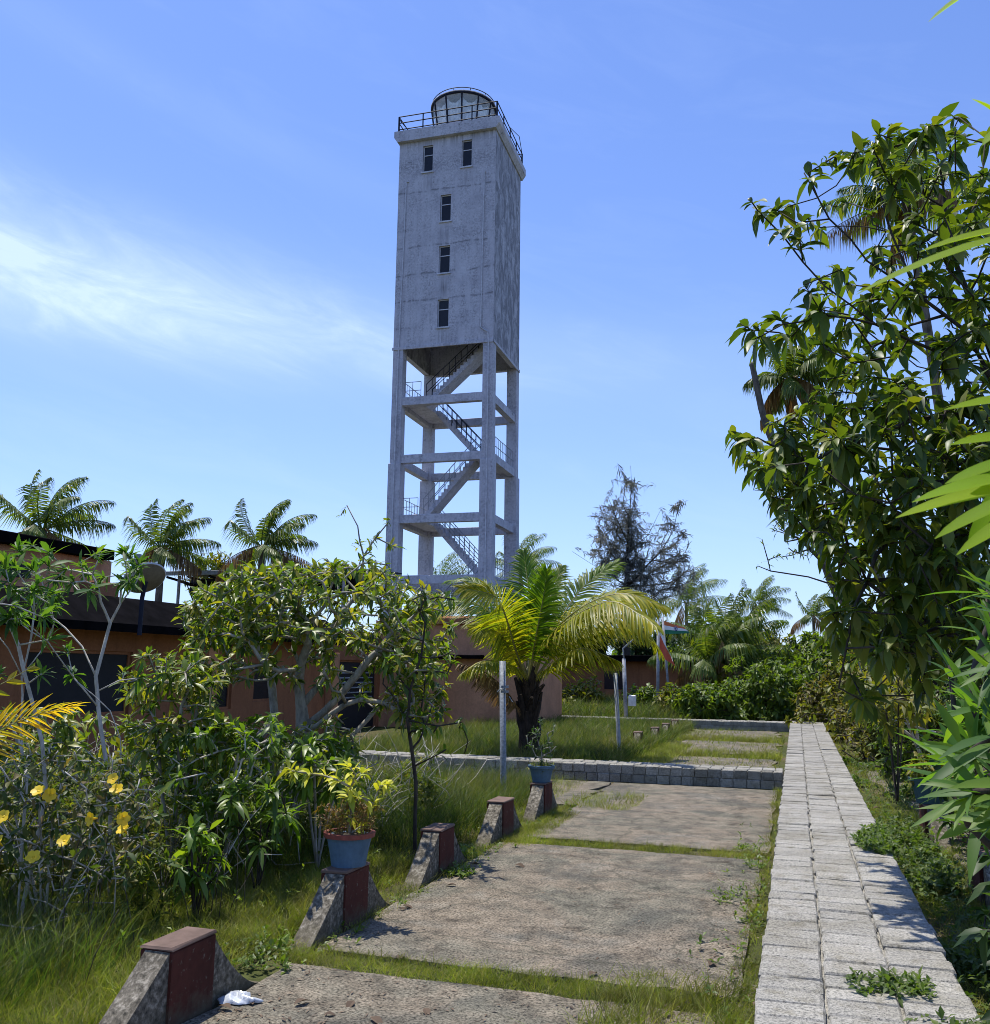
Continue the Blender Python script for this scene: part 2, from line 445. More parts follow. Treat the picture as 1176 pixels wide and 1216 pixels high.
def finmat():
    m, t, b, _ = newmat('lichen_concrete')
    p = pos_(t)
    f = noise_(t, p, 26, 7, 0.72); f2 = noise_(t, p, 5, 5, 0.6)
    c = ramp_(t, f, [(0.34, (.04, .037, .03)), (0.5, (.15, .132, .10)), (0.64, (.36, .325, .26))])
    c = mix_(t, 1.0, c, ramp_(t, f2, [(0.3, .6), (0.7, 1.15)]), 'MULTIPLY')
    setc(t, b, c); b.inputs['Roughness'].default_value = 0.92; b.inputs['Specular IOR Level'].default_value = 0.15
    bump_(t, b, f, 0.7, 0.012)
    return m
M_fin = finmat()

# ------------------------------------------------------------------ ground, paving, walkway
mb = MB(); R_ = 900
mb.quads([[-R_, -R_, 0], [R_, -R_, 0], [R_, R_, 0], [-R_, R_, 0]], [[0, 1, 2, 3]])
struct(mb, 'ground', M_soil)

def slab(mbx, poly, z0=-0.05, z1=0.03):
    n = len(poly)
    mbx.prism(poly, 'z', z0, z1)
mb = MB()
def wob(a, b, n, amp):
    a, b = np.array(a), np.array(b); t = np.linspace(0, 1, n)[:, None]
    q = a + (b - a) * t; q[1:-1] += rng.normal(0, amp, (n - 2, 2)); return [tuple(x) for x in q[:-1]]
def rough_rect(x0, y0, x1, y1, amp=0.018):
    return wob((x0, y0), (x1, y0), 14, amp) + wob((x1, y0), (x1, y1), 14, amp) + wob((x1, y1), (x0, y1), 14, amp) + wob((x0, y1), (x0, y0), 14, amp)
slab(mb, rough_rect(-3.14, 0.8, -0.5, 5.62))
slab(mb, rough_rect(-3.14, 5.95, -0.40, 10.15))
slab(mb, rough_rect(-3.0, 10.55, -0.36, 16.05))
slab(mb, rough_rect(-6.4, 13.2, -3.06, 16.05, .05))
slab(mb, rough_rect(-2.9, 17.4, -0.5, 21.6, .06))
slab(mb, rough_rect(-3.0, 22.6, -0.5, 26.6, .07))
slab(mb, rough_rect(-3.2, 27.8, -0.6, 31.5, .07))
slab(mb, rough_rect(1.5, 9.0, 5.0, 15.5, .06))
slab(mb, rough_rect(1.25, 16.4, 5.0, 24.0, .07))
struct(mb, 'courtyard_paving', M_pave)

mb = MB()
y = -1.0
mb.box((-0.23, -1.0, -0.02), (0.75, 32.9, 0.27))     # mortar bed of the walkway
rowx = [-0.26, 0.075, 0.42, 0.77]
for k in range(3):
    y = -1.0 + 0.07 * k
    while y < 32.8:
        L = random.choice([0.2, 0.22, 0.2, 0.21, 0.19])
        tilt = random.gauss(0, .0025)
        mb.bbox((rowx[k] + .006 + random.gauss(0, .004), y + .003, 0.05), (rowx[k + 1] - .006 + random.gauss(0, .004), min(y + L - .003, 32.9), 0.30 + tilt + random.gauss(0, .004)), 0.012, 0.002)
        y += L
# side courses
for xs in (-0.27, 0.69):
    y = -1.0
    while y < 32.8:
        mb.bbox((xs, y + .004, -.02), (xs + .09, y + .21, .15), .01, .002); y += .214
struct(mb, 'walkway', M_block)

def low_wall(label, x0, x1, y0, y1, rows=2, h=0.145):
    t = thing('low_wall', label, 'wall', ((x0 + x1) / 2, y0, 0))
    b = MB()
    b.box((x0, y0 + .03, 0), (x1, y1 - .03, rows * h - .03)); b.build('core', M_wallblock, t, world=True)
    for yy0, yy1, nm in ((y0, y0 + .17, 'front_course'), (y1 - .17, y1, 'back_course')):
        b = MB()
        for r in range(rows):
            x = x0 - random.random() * .1
            while x < x1:
                L = random.uniform(.19, .225)
                b.bbox((max(x0, x) + .007, yy0 + random.gauss(0, .004), r * h + .007), (min(x + L, x1) - .007, yy1, (r + 1) * h - .002 + (random.gauss(0, .004) if r == rows - 1 else 0)), .011, .002)
                x += L
        b.build(nm, M_wallblock, t, world=True)
    b = MB(); x = x0
    k = 0
    while x < x1:
        L = random.uniform(.19, .225)
        b.bbox((x + .004, y0 + .175, rows * h - .06), (min(x + L, x1) - .004, y1 - .175, rows * h + .004 + random.gauss(0, .003)), .01, .002); x += L
    b.build('paving_strip', M_block, t, world=True)
    return t
low_wall('near grey granite block cross wall meeting the walkway behind the cracked court', -10.5, -0.275, 16.35, 17.05)
low_wall('far grey granite block cross wall at the end of the walkway by the flagpoles', -12.5, -0.275, 32.1, 32.9)

# ------------------------------------------------------------------ lighthouse
TW, TD, TYAW = 5.587, 5.29, 0.029
tower = thing('lighthouse', 'tall weathered white square lighthouse on open concrete columns with zigzag stairs', 'lighthouse', (-19.913, 43.55, 0), TYAW)
ZB, ZT = 18.75, 30.68
LV = [16.03, 12.90, 9.71, 6.55, 3.35]           # beam tops
for ix in (0, 1):
    for iy in (0, 1):
        b = MB()
        for z0, z1, s in ((-.2, 6.2, .76), (6.2, 12.45, .68), (12.45, ZB, .56)):
            sx0 = 0 if ix == 0 else TW - s; sy0 = 0 if iy == 0 else TD - s
            e = (s - .56) * .5
            ox = -e if ix == 0 else e; oy = -e if iy == 0 else e
            b.bbox((sx0 + ox, sy0 + oy, z0), (sx0 + s + ox, sy0 + s + oy, z1), .02)
        b.build('column', M_column, tower)
for z in LV:
    h = .44
    for a, c in (((.5, .06, z - h), (TW - .5, .42, z)), ((.5, TD - .42, z - h), (TW - .5, TD - .06, z)), ((.06, .5, z - h), (.42, TD - .5, z)), ((TW - .42, .5, z - h), (TW - .06, TD - .5, z))):
        b = MB(); b.bbox(a, c, .02); b.build('beam', M_column, tower)
# landings and stair flights
for i, z in enumerate(LV):
    b = MB()
    if i % 2 == 0: b.bbox((.43, .43, z - .2), (1.5, TD - .43, z - .012), .01)
    else: b.bbox((TW - 1.25, .43, z - .2), (TW - .43, TD - .43, z - .012), .01)
    b.build('landing', M_column, tower)
def railing(name, pts, h, mat, parent, nmid=1, rr=.022, post_every=.45):
    b = MB(); pts = [np.array(p, float) for p in pts]
    for p, q in zip(pts[:-1], pts[1:]):
        L = np.linalg.norm(q - p); n = max(1, int(round(L / post_every)))
        for k in range(n + 1):
            c = p + (q - p) * k / n; b.tube([c, c + [0, 0, h]], rr * .8, 5)
        for m_ in range(nmid + 1):
            hh = h * (m_ + 1) / (nmid + 1); b.tube([p + [0, 0, hh], q + [0, 0, hh]], rr, 5)
    return b.build(name, mat, parent)
tops = [ZB + .2] + LV
for i in range(5):
    z1, z0 = tops[i], tops[i + 1]
    up_right = i % 2 == 0
    xa, xb = 1.5, (4.75 if i == 0 else 4.34)
    ya = 1.15 if up_right else 2.95
    x0, x1 = (xa, xb) if up_right else (xb, xa)
    n = 17; b = MB(); dx = (x1 - x0) / n; dz = (z1 - z0) / n
    prof = []
    for k in range(n):
        prof += [(x0 + dx * k, z0 + dz * (k + 1)), (x0 + dx * (k + 1), z0 + dz * (k + 1))]
    prof = [(x0, z0)] + prof + [(x1, z1 - .28), (x0 + .0 * dx, z0 - .24)]
    if dx < 0: prof = prof[::-1]
    b.prism(prof, 'y', ya, ya + 1.05); b.build('stair_flight', M_column, tower)
    for yy in (ya + .04, ya + 1.01):
        railing('stair_railing', [(x0, yy, z0 + dz * .5), (x1, yy, z1)], .92, M_darkmetal if i < 2 else M_grey, tower, 1, .022, .42)
for i, z in enumerate(LV):
    if i % 2 == 0: railing('landing_railing', [(1.45, .5, z), (.5, .5, z), (.5, TD - .5, z)], .95, M_grey, tower, 1, .02, .4)
    else: railing('landing_railing', [(TW - .2, .55, z), (TW - .2, TD - .55, z)], 1.0, M_grey, tower, 1, .02, .34)
# shaft with window openings in the front
win = [(1.40, 28.79, 1.99, 30.35), (3.65, 28.77, 4.24, 30.33), (2.49, 25.74, 3.10, 27.28), (2.47, 22.77, 3.10, 24.32), (2.46, 19.73, 3.10, 21.28)]
b = MB(); th = .3
b.box((0, TD - th, ZB), (TW, TD, ZT)); b.box((0, th, ZB), (th, TD - th, ZT)); b.box((TW - th, th, ZB), (TW, TD - th, ZT))
zs = sorted({ZB, ZT} | {z for w_ in win for z in (w_[1], w_[3])})
for z0, z1 in zip(zs[:-1], zs[1:]):
    zm = (z0 + z1) / 2; cuts = sorted([(w_[0], w_[2]) for w_ in win if w_[1] < zm < w_[3]]); x = 0
    for c0, c1 in cuts: b.box((x, 0, z0), (c0, th, z1)); x = c1
    b.box((x, 0, z0), (TW, th, z1))
b.box((th, th, ZT - .3), (TW - th, TD - th, ZT - .01))
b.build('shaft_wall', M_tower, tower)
b = MB(); b.bbox((-.05, -.05, ZB - .1), (TW + .05, -.002, ZB + .06), .01); b.bbox((TW + .002, -.05, ZB - .1), (TW + .05, TD, ZB + .06), .01); b.build('drip_band', M_column, tower)
for x0, z0, x1, z1 in win:
    f = MB(); g = .05
    f.box((x0, .1, z0), (x0 + g, .16, z1)); f.box((x1 - g, .1, z0), (x1, .16, z1)); f.box((x0 + g, .1, z0), (x1 - g, .16, z0 + g)); f.box((x0 + g, .1, z1 - g), (x1 - g, .16, z1))
    zm = z0 + (z1 - z0) * .63; f.box((x0 + g, .1, zm), (x1 - g, .16, zm + .05))
    fo = f.build('window', M_frame, tower)
    q = MB(); q.box((x0 + g, .125, z0 + g), (x1 - g, .14, zm)); q.box((x0 + g, .125, zm + .05), (x1 - g, .14, z1 - g)); q.build('pane', M_glass_dark, fo)
    q = MB(); q.bbox((x0 - .06, -.07, z0 - .09), (x1 + .06, .1, z0 - .004), .01); q.build('sill', M_frame, fo)
oh = .25
b = MB(); b.prism([(-.06, ZT), (TW + .06, ZT), (TW + oh, ZT + .28), (TW + oh, ZT + .65), (-oh, ZT + .65), (-oh, ZT + .28)], 'y', -oh, TD + oh); b.build('gallery_slab', M_column, tower)
zg = ZT + .65; e = .06
b = MB()
cs = [(-e, -e), (TW + e, -e), (TW + e, TD + e), (-e, TD + e)]
for i in range(4):
    p, q = np.array(cs[i]), np.array(cs[(i + 1) % 4])
    for k in range(4):
        c = p + (q - p) * k / 4; b.tube([(*c, zg), (*c, zg + .98)], .035 if k else .05, 6)
    for hh in (.2, .6, .98): b.tube([(*p, zg + hh), (*q, zg + hh)], .03, 6)
b.tube([(-e, -e, zg + .85), (-e + .6, -e, zg + .05)], .03, 6); b.tube([(TW + e, TD + e, zg + .98), (TW + e, TD + e - .7, zg + 1.7), (TW + e, TD * .5, zg + 1.05)], .02, 6)
b.build('gallery_railing', M_darkmetal, tower)
LC = (2.82, 2.65, 0)
b = MB(); b.lathe([(1.62, zg), (1.62, zg + .95), (1.50, zg + .95), (1.50, zg)], LC, 40, False); b.build('lantern_drum', M_column, tower, smooth=False)
z0, z1, r0, r1 = zg + .95, zg + 2.52, 1.60, 1.84
g = MB(); f = MB(); nseg = 12
for k in range(nseg):
    a = 2 * pi * (k + .5) / nseg
    f.tube([(LC[0] + (r0 + .02) * cos(a), LC[1] + (r0 + .02) * sin(a), z0 - .1), (LC[0] + (r1 + .02) * cos(a), LC[1] + (r1 + .02) * sin(a), z1 + .02)], .05, 4)
f.lathe([(r1 - .06, z1), (r1 + .06, z1), (r1 + .06, z1 + .08), (r1 - .06, z1 + .08)], LC, 48, False)
f.build('lantern_frame', M_darkmetal, tower)
cm, ct, cb_, cout = newmat('lantern_glass')
cb_.inputs['Base Color'].default_value = (.75, .85, .9, 1); cb_.inputs['Roughness'].default_value = .05; cb_.inputs['Alpha'].default_value = .25
q = MB(); ang = [2 * pi * (k + .5) / nseg for k in range(nseg)]
V = [(LC[0] + r * cos(a), LC[1] + r * sin(a), z) for r, z in ((r0, z0), (r1, z1)) for a in ang]
q.quads(V, [[k, (k + 1) % nseg, nseg + (k + 1) % nseg, nseg + k] for k in range(nseg)]); q.build('lantern_glazing', cm, tower)
q = MB(); n = 240; V = []; rows = 14
for j in range(rows):
    v = j / (rows - 1)
    for i in range(n):
        a = 2 * pi * i / n; ph = (i % 20) / 20 * 2 - 1
        sag = .38 * (1 - ph * ph) * v
        rr = (r0 + (r1 - r0) * v) - .17 + .025 * sin(a * 44 + v * 2.0) + .015 * sin(a * 91)
        V.append((LC[0] + rr * cos(a + pi / 12), LC[1] + rr * sin(a + pi / 12), z0 - .05 + (z1 - z0 - .05) * v - sag))
idx = np.arange(rows * n).reshape(rows, n)
q.quads(V, np.stack([idx[:-1], np.roll(idx[:-1], -1, 1), np.roll(idx[1:], -1, 1), idx[1:]], -1).reshape(-1, 4)); q.build('curtain', M_curtain, tower, smooth=True)
q = MB(); q.lathe([(.55, zg + .2), (.55, z0 + .4), (.35, z0 + .5), (.35, z1 - .3)], LC, 16); q.build('lamp_pedestal', M_void, tower)
q = MB(); q.lathe([(r1 + .08, z1 + .08), (r1 + .08, z1 + .13), (r1 - .3, z1 + .22), (r1 - .9, z1 + .34), (.25, z1 + .4), (.1, z1 + .5)], LC, 40); q.build('lantern_roof', M_column, tower, smooth=True)
q = MB(); a = np.linspace(0, 2 * pi, 49); q.tube(np.stack([LC[0] + (r1 - .02) * np.cos(a), LC[1] + (r1 - .02) * np.sin(a), np.full(49, z1 + .34)], 1), .025, 5)
for k in range(12):
    aa = 2 * pi * k / 12; c = (LC[0] + (r1 - .02) * cos(aa), LC[1] + (r1 - .02) * sin(aa)); q.tube([(*c, z1 + .12), (*c, z1 + .34)], .02, 5)
q.build('roof_rail', M_darkmetal, tower)
q = MB(); q.tube([(.62, -.04, 28.31), (.48, -.04, 28.3), (.42, -.04, 24), (.36, -.04, 21), (.32, -.04, ZB - .1), (.30, -.09, 12), (.28, -.13, 6.0), (.28, -.17, .5)], .035, 6); q.build('conduit', M_frame, tower)
q = MB(); q.tube([(5.03, -.04, 28.32), (4.98, -.04, 28.2), (4.93, -.04, 24), (4.9, -.04, 19.5), (5.3, -.06, 19.2), (5.34, -.06, ZB), (5.34, -.08, 12.5), (5.36, -.14, 6), (5.36, -.18, .5)], .035, 6); q.build('conduit', M_frame, tower)

# ------------------------------------------------------------------ bungalow on the left
WX = -13.0
WINGY = 31.5
bung = thing('bungalow', 'salmon painted two level bungalow with mossy black sloping roof behind the shrubs', 'building', (WX, 18, 0))
def wallx(mbx, X, th, y0, y1, z0, z1, holes):
    zs = sorted({z0, z1} | {h[1] for h in holes} | {h[3] for h in holes})
    for a, c in zip(zs[:-1], zs[1:]):
        zm = (a + c) / 2; y = y0
        for h in sorted(h for h in holes if h[1] < zm < h[3]):
            if h[0] > y: mbx.box((X - th, y, a), (X, h[0], c))
            y = max(y, h[2])
        if y < y1: mbx.box((X - th, y, a), (X, y1, c))
def hx(xa, ya, xb, yb, X=WX):
    p, q = onX(xa, ya, X), onX(xb, yb, X)
    return (min(p[1], q[1]), max(0, min(p[2], q[2])), max(p[1], q[1]), max(p[2], q[2]))
holes = [hx(32, 792, 150, 880), hx(248, 795, 274, 842), hx(303, 788, 326, 832), hx(398, 795, 446, 872)]
holes[0] = (holes[0][0], 0.9, holes[0][2], 2.15); holes[3] = (holes[3][0], 0.0, holes[3][2], 2.1)
b = MB(); wallx(b, WX, .25, 4.0, 28.2, 0, 3.0, holes); b.build('wall', M_wall, bung, world=True)
b = MB(); b.box((WX - 4, 4.0, 0), (WX - 3.9, 28.2, 3.0)); b.box((WX - 4, 4.0, 0), (WX - .25, 4.2, 3.0)); b.build('inner_wall', M_void, bung, world=True)
for i, h in enumerate(holes):
    f = MB(); g = .06; X0, X1 = WX - .14, WX - .06
    f.box((X0, h[0], h[1]), (X1, h[0] + g, h[3])); f.box((X0, h[2] - g, h[1]), (X1, h[2], h[3])); f.box((X0, h[0] + g, h[3] - g), (X1, h[2] - g, h[3]))
    if i < 3:
        f.box((X0, h[0] + g, h[1]), (X1, h[2] - g, h[1] + g))
        fo = f.build('window', M_wall, bung, world=True)
        q = MB(); q.box((WX - .11, h[0] + g, h[1] + g), (WX - .09, h[2] - g, h[3] - g)); q.build('pane', M_void if i == 0 else M_glass_dark, fo, world=False).location = (-bung.location[0], -bung.location[1], 0)  # first window is open: a black sheet paints the dark room behind it
    else:
        fo = f.build('door', M_wall, bung, world=True)
        q = MB(); q.box((WX - .12, h[0] + g, .02), (WX - .08, h[2] - g, h[3] - g)); q.build('door_leaf', M_void, fo).location = (-bung.location[0], -bung.location[1], 0)
        q = MB()
        for k in range(6): q.box((WX - .07, h[0] + .25, .95 + k * .15), (WX - .05, h[2] - .25, .99 + k * .15))
        q.build('louvre', M_grey, fo).location = (-bung.location[0], -bung.location[1], 0)
for yy in (holes[1][0] - .35, holes[3][0] - .55, holes[3][2] + .6, 12.0):
    b = MB(); b.bbox((WX + .003, yy, 0), (WX + .22, yy + .4, 2.3), .01); b.build('pilaster', M_wallp, bung, world=True)
b = MB()
pt, pb = onX(143, 711, WX), onX(122, 749, WX + .8)
b.prism([(WX + .8, pb[2]), (WX + .8, pb[2] + .16), (WX - .1, pt[2] + .04), (WX - 4.2, pt[2] + .04), (WX - 4.2, pt[2] - .15), (WX, pt[2] - .15)], 'y', 4.0, 24.5)
b.build('sloping_roof', M_roof, bung, world=True)
UX = -16.6
UF = UX + .3; ue = onX(131, 690, UX)[1]; uend = onX(136, 660, UF)[1]; uz = onX(135, 665, UF)[2]; uzt = onX(135, 653, UF)[2]
b = MB(); b.box((UX - 4, 4.0, pt[2] - .1), (UX, ue, uz)); b.build('upper_wall', M_wallp, bung, world=True)
b = MB(); b.bbox((UX - 4.5, 3.0, uz), (UF, uend, uzt), .02); b.build('upper_roof', M_roof, bung, world=True)
p = onX(12, 684, UX); b = MB()
prof = [(p[1] - .5, p[2] - .0), (p[1] + .55, p[2]), (p[1] + .55, p[2] + .18), (p[1] + .4, p[2] + .28), (p[1] + .2, p[2] + .32), (p[1] - .2, p[2] + .32), (p[1] - .5, p[2] + .2)]
b.prism(prof, 'x', UX - .01, UX + .04); b.build('window', M_void, bung, world=True)
p = onX(113, 708, UX + 1.2); q_ = onX(142, 693, UX + 1.2)
b = MB(); b.bbox((UX + .7, p[1], p[2] - .4), (UX + 1.2, q_[1], q_[2]), .02); b.build('parapet_block', M_wall, bung, world=True)
# wing on the right with a rounded end
wing = thing('bungalow_wing', 'salmon walled bungalow wing with rounded corner standing behind the young coconut palm', 'building', (-10, 28.2, 0))
cxw = onY(637, 870, 28.2)[0]; r = .12; prof = [(-13.2, 32.2), (-13.2, 28.2)] + [(cxw - r + r * sin(a), 28.2 + r - r * cos(a)) for a in np.linspace(0, pi / 2, 6)] + [(cxw, WINGY)]
prof[0] = (-13.2, WINGY)
b = MB(); b.prism(prof, 'z', 0, 3.42); b.build('wall', M_wallp, wing, world=True)
b = MB(); b.bbox((-13.0, 28.02, 3.3), (-9.2, 28.196, 3.5), .02); b.bbox((-12.6, 28.9, 3.424), (-8.9, 29.8, 3.6), .05); b.build('parapet', M_wall, wing, world=True)
b = MB(); b.bbox((-12.6, 27.75, 2.2), (-9.4, 28.196, 2.32), .02); b.build('window_ledge', M_roof, wing, world=True)
b = MB(); b.bbox((-10.95, 27.95, 0), (-10.65, 28.196, 2.2), .02); b.build('pilaster', M_wallp, wing, world=True)
b = MB(); c = onY(543, 858, 28.1); b.tube([c + [0, .1, 0], c + [0.05, -.2, -.02]], .06, 8); b.build('spout', M_whitep, wing, world=True)
# steel canopy behind the bungalow
can = thing('steel_canopy', 'dark sheet metal canopy on thin steel posts behind the bungalow roof', 'canopy', (-18, 30, 0))
ca, cb2 = onY(189, 679, 30), onY(418, 672, 30)
b = MB(); b.prism([(30.0, ca[2] - .02), (34.5, ca[2] + .25), (34.5, ca[2] + .19), (30.0, ca[2] - .08)], 'x', ca[0], cb2[0]); b.build('roof_sheet', M_darkmetal, can, world=True)
b = MB(); b.bbox((ca[0], 29.9, ca[2] - .16), (cb2[0], 29.995, ca[2] + .0), .01); b.build('edge_beam', M_grey, can, world=True)
b = MB()
for k in range(9):
    xx = ca[0] + .3 + (cb2[0] - ca[0] - .6) * k / 8; b.tube([(xx, 30.1, ca[2] - .2), (xx, 34, ca[2] - .55)], .05, 4); b.tube([(xx, 30.1, ca[2] - .2), (xx + .5, 32, ca[2] - .6)], .03, 4)
b.box((ca[0], 32, ca[2] - .75), (cb2[0], 32.06, ca[2] - .1)); b.build('truss', M_darkmetal, can, world=True)
for k in range(4):
    xx = ca[0] + .8 + (cb2[0] - ca[0] - 1.2) * k / 3; q = MB(); q.tube([(xx, 30.2, 0), (xx, 30.2, ca[2] - .16)], .06, 6); q.build('post', M_grey, can, world=True)
# satellite dish
dc = P(171, 684, 18.5)
dish = thing('satellite_dish', 'large weathered satellite dish tilted on a post above the bungalow roof', 'satellite dish', (dc[0], dc[1], dc[2] - 1.0))
n_ = unit(np.array([-.6, .3, .74])); u_ = unit(np.cross(n_, [0, 0, 1])); v_ = np.cross(n_, u_)
rows, n = 8, 32; V = []
for j in range(rows):
    rr = .37 * j / (rows - 1)
    for i in range(n): a = 2 * pi * i / n; V.append(dc + (u_ * cos(a) + v_ * sin(a)) * rr + n_ * (rr * rr * .5 - .12))
idx = np.arange(rows * n).reshape(rows, n); F = np.stack([idx[:-1], np.roll(idx[:-1], -1, 1), np.roll(idx[1:], -1, 1), idx[1:]], -1).reshape(-1, 4)
M_dish = wallpaint('dish_paint', (.20, .165, .12), .5)
q = MB(); q.quads(V, F); q.quads(np.array(V) - n_ * .02, F[:, ::-1]); q.build('bowl', M_dish, dish, world=True, smooth=True)
q = MB(); a = np.linspace(0, 2 * pi, 33); q.tube(dc + np.outer(np.cos(a), u_) * .37 + np.outer(np.sin(a), v_) * .37 - n_ * .05, .025, 5); q.build('rim', M_frame, dish, world=True)
q = MB()
for a in (0, 2.1, 4.2): q.tube([dc + (u_ * cos(a) + v_ * sin(a)) * .36 - n_ * .05, dc + n_ * .45], .02, 4)
q.lathe([(.06, -.08), (.09, 0), (.06, .1)], dc + n_ * .45, 10); q.build('feed_horn', M_galv, dish, world=True)
q = MB(); q.tube([dc - n_ * .15, dc + [0, 0, -.4], (dc[0], dc[1], dc[2] - 1.1)], [.04, .04, .04], 8); q.build('post', M_darkmetal, dish, world=True)

# far pink house
hy = 47.0
ha, hb = onY(640, 830, hy), onY(842, 830, hy); hz = onY(800, 786, hy)[2]
house = thing('far_house', 'low pink house with dark flat roof half hidden beyond the flagpoles', 'house', ((ha[0] + hb[0]) / 2, hy, 0))
b = MB(); b.box((ha[0], hy, 0), (hb[0], hy + 7, hz)); b.build('wall', M_wall, house, world=True)
b = MB(); b.bbox((ha[0] - .5, hy - .7, hz), (hb[0] + .1, hy + 7.3, hz + .3), .02); b.build('roof', M_roof, house, world=True)
b = MB(); p, q_ = onY(718, 818, hy), onY(742, 797, hy); b.box((p[0], hy - .03, p[2]), (q_[0], hy - .004, q_[2])); b.build('window', M_glass_dark, house, world=True)
b = MB(); p, q_ = onY(824, 812, hy), onY(838, 795, hy); b.box((p[0], hy - .06, p[2] - .4), (q_[0], hy - .004, q_[2])); b.build('door', M_wallp, house, world=True)
b = MB(); b.box((p[0] - .14, hy - .1, 0), (p[0] - .02, hy - .004, hz)); b.box((q_[0] + .02, hy - .1, 0), (q_[0] + .1, hy - .004, hz)); b.build('door_post', M_void, house, world=True)

# ------------------------------------------------------------------ pedestals, pots, poles
def pedestal(loc, label, group, rot=0.0, h=.41, fin=.52, red=None):
    t = thing('pedestal', label, 'pedestal', loc, rot, group)
    b = MB(); b.bbox((-.1, -.19, -.05), (.1, .19, h), .012, .002); b.build('core', red or M_redcore, t)
    b = MB(); b.bbox((-.104, -.194, h + .0005), (.104, .194, h + .018), .006, .002); b.build('cap', M_fincap, t)
    for sgn in (-1, 1):
        pr = []
        for k in range(9):
            u = k / 8; pr.append((sgn * (.188 + fin * u), (h - .006) * (1 - u) ** (1.12 if sgn < 0 else 1.6) + .0))
        pr = [(sgn * .188, -.05)] + pr + [(sgn * (.188 + fin), -.05)]
        if sgn > 0: pr = pr[::-1]
        q = MB(); q.prism(pr, 'x', -.07, .085); q.build('fin', M_fin, t)
    return t
def splash(m):
    t = m.node_tree; b = [n for n in t.nodes if n.type == 'BSDF_PRINCIPLED'][0]; l = b.inputs['Base Color'].links[0]; src = l.from_socket
    p = pos_(t); sx = N(t, 'ShaderNodeSeparateXYZ'); t.links.new(p, sx.inputs[0]); f = noise_(t, p, 14, 6, 0.7)
    hgt = ramp_(t, math_(t, 'ADD', sx.outputs[2], math_(t, 'MULTIPLY', math_(t, 'SUBTRACT', f, .5), .35)), [(0.0, .85), (0.16, 0.0)])
    c = mix_(t, hgt, src, (.11, .095, .06)); chip = ramp_(t, noise_(t, p, 22, 6, .75), [(0.60, 0.0), (0.66, .75)])
    t.links.new(mix_(t, chip, c, (.17, .15, .12)), b.inputs['Base Color'])
splash(M_redcore); splash(M_fin)
M_fincap = wallpaint('dusty_red_top', (.17, .115, .09), .5)
GL = 'pedestals along the left edge of the court'
peds = []
for k, (y_, lab) in enumerate([(4.62, 'bare red pedestal with concrete fins nearest the viewer at bottom left'), (6.62, 'red pedestal with concrete fins carrying the yellow leaved plant pot'),
        (8.52, 'bare red pedestal with concrete fins just behind the one carrying the yellow leaved plant'), (10.5, 'bare red pedestal with concrete fins right in front of the tall steel pole'), (12.3, 'red pedestal with concrete fins carrying the small blue pot near the wall')]):
    peds.append(pedestal((-3.28, y_, 0), lab, GL, 0.02 * (k % 3 - 1)))
GF = 'small old pedestals in the grass beyond the near wall'
for (x_, y_), lab in zip([(-3.75, 23.2), (-3.62, 25.2), (-3.6, 27.2), (-3.6, 29.3)], ['dark small pedestal in grass nearest to the grey post beyond the wall', 'pale topped small pedestal in grass second beyond the wall', 'pale small pedestal in grass third beyond the wall', 'farthest pale small pedestal in grass before the far wall']):
    o = dup(peds[0], (x_, y_, 0), 0.05, lab, None, GF)
GR = 'pedestals along the right side of the walkway'
for (x_, y_), lab in zip([(1.42, 12.15), (1.48, 9.15), (1.46, 7.05), (1.3, 27.0)], ['red pedestal under the teal pot right of the walkway', 'dark red pedestal with lit concrete fin and dead red plant right of walkway', 'shaded red pedestal at the right border below the oleander', 'distant bare red pedestal right of the walkway end']):
    o = dup(peds[0], (x_, y_, 0), 0.03, lab, None, GR)
def pot(t, r, h, z, mat, rim=M_rimred, sq=False):
    b = MB(); b.lathe([(r * .72, z), (r * .78, z + h * .3), (r * .95, z + h * .95), (r * .95, z + h)], (0, 0, 0), 28); b.build('pot', mat, t, smooth=False)
    b = MB(); b.lathe([(r * .9, z + h), (r * 1.08, z + h - .012), (r * 1.1, z + h + .02), (r * .9, z + h + .022)], (0, 0, 0), 28, False); b.build('rim', rim, t)
    b = MB(); b.lathe([(r * .9, z + h - .02), (r * .3, z + h + .012), (.01, z + h + .012)], (0, 0, 0), 20); b.build('soil', M_potsoil, t)

def pole(name, label, base, top, r, mat, cat='pole'):
    t = thing(name, label, cat, base)
    b = MB(); b.tube([np.array(base) + [0, 0, -.3], np.array(base), np.array(top)], r, 12); b.build('tube', mat, t, world=True, smooth=True)
    return t
pb_ = Gz(598, 952); p1 = pole('steel_pole', 'tall galvanised steel pole in the grass left of the blue pot', pb_, onY(597, 785, pb_[1]), .048, M_galv)
b = MB()
for z in (1.62, 1.55): b.lathe([(.048, z), (.062, z), (.062, z + .035), (.048, z + .035)], (pb_[0], pb_[1], 0), 12, False)
b.tube([(pb_[0] - .1, pb_[1] - .03, 1.56), (pb_[0] - .05, pb_[1] - .06, 1.6), (pb_[0] + .02, pb_[1] - .06, 1.6)], .012, 5); b.tube([(pb_[0] + .07, pb_[1], 1.5), (pb_[0] + .13, pb_[1] - .02, 1.42)], .008, 5)
b.build('clamp', M_galv, p1, world=True)
pb_ = Gz(736, 902); pole('grey_post', 'slim leaning grey pipe post standing behind the near cross wall', pb_, onY(731, 799, pb_[1]), .045, M_grey)
lb = Gz(744, 862, 0); lt = onY(741, 783, lb[1])
t = thing('lamp_post', 'grey lamp post with thin bent arm and white meter box beyond the near wall', 'lamp post', lb)
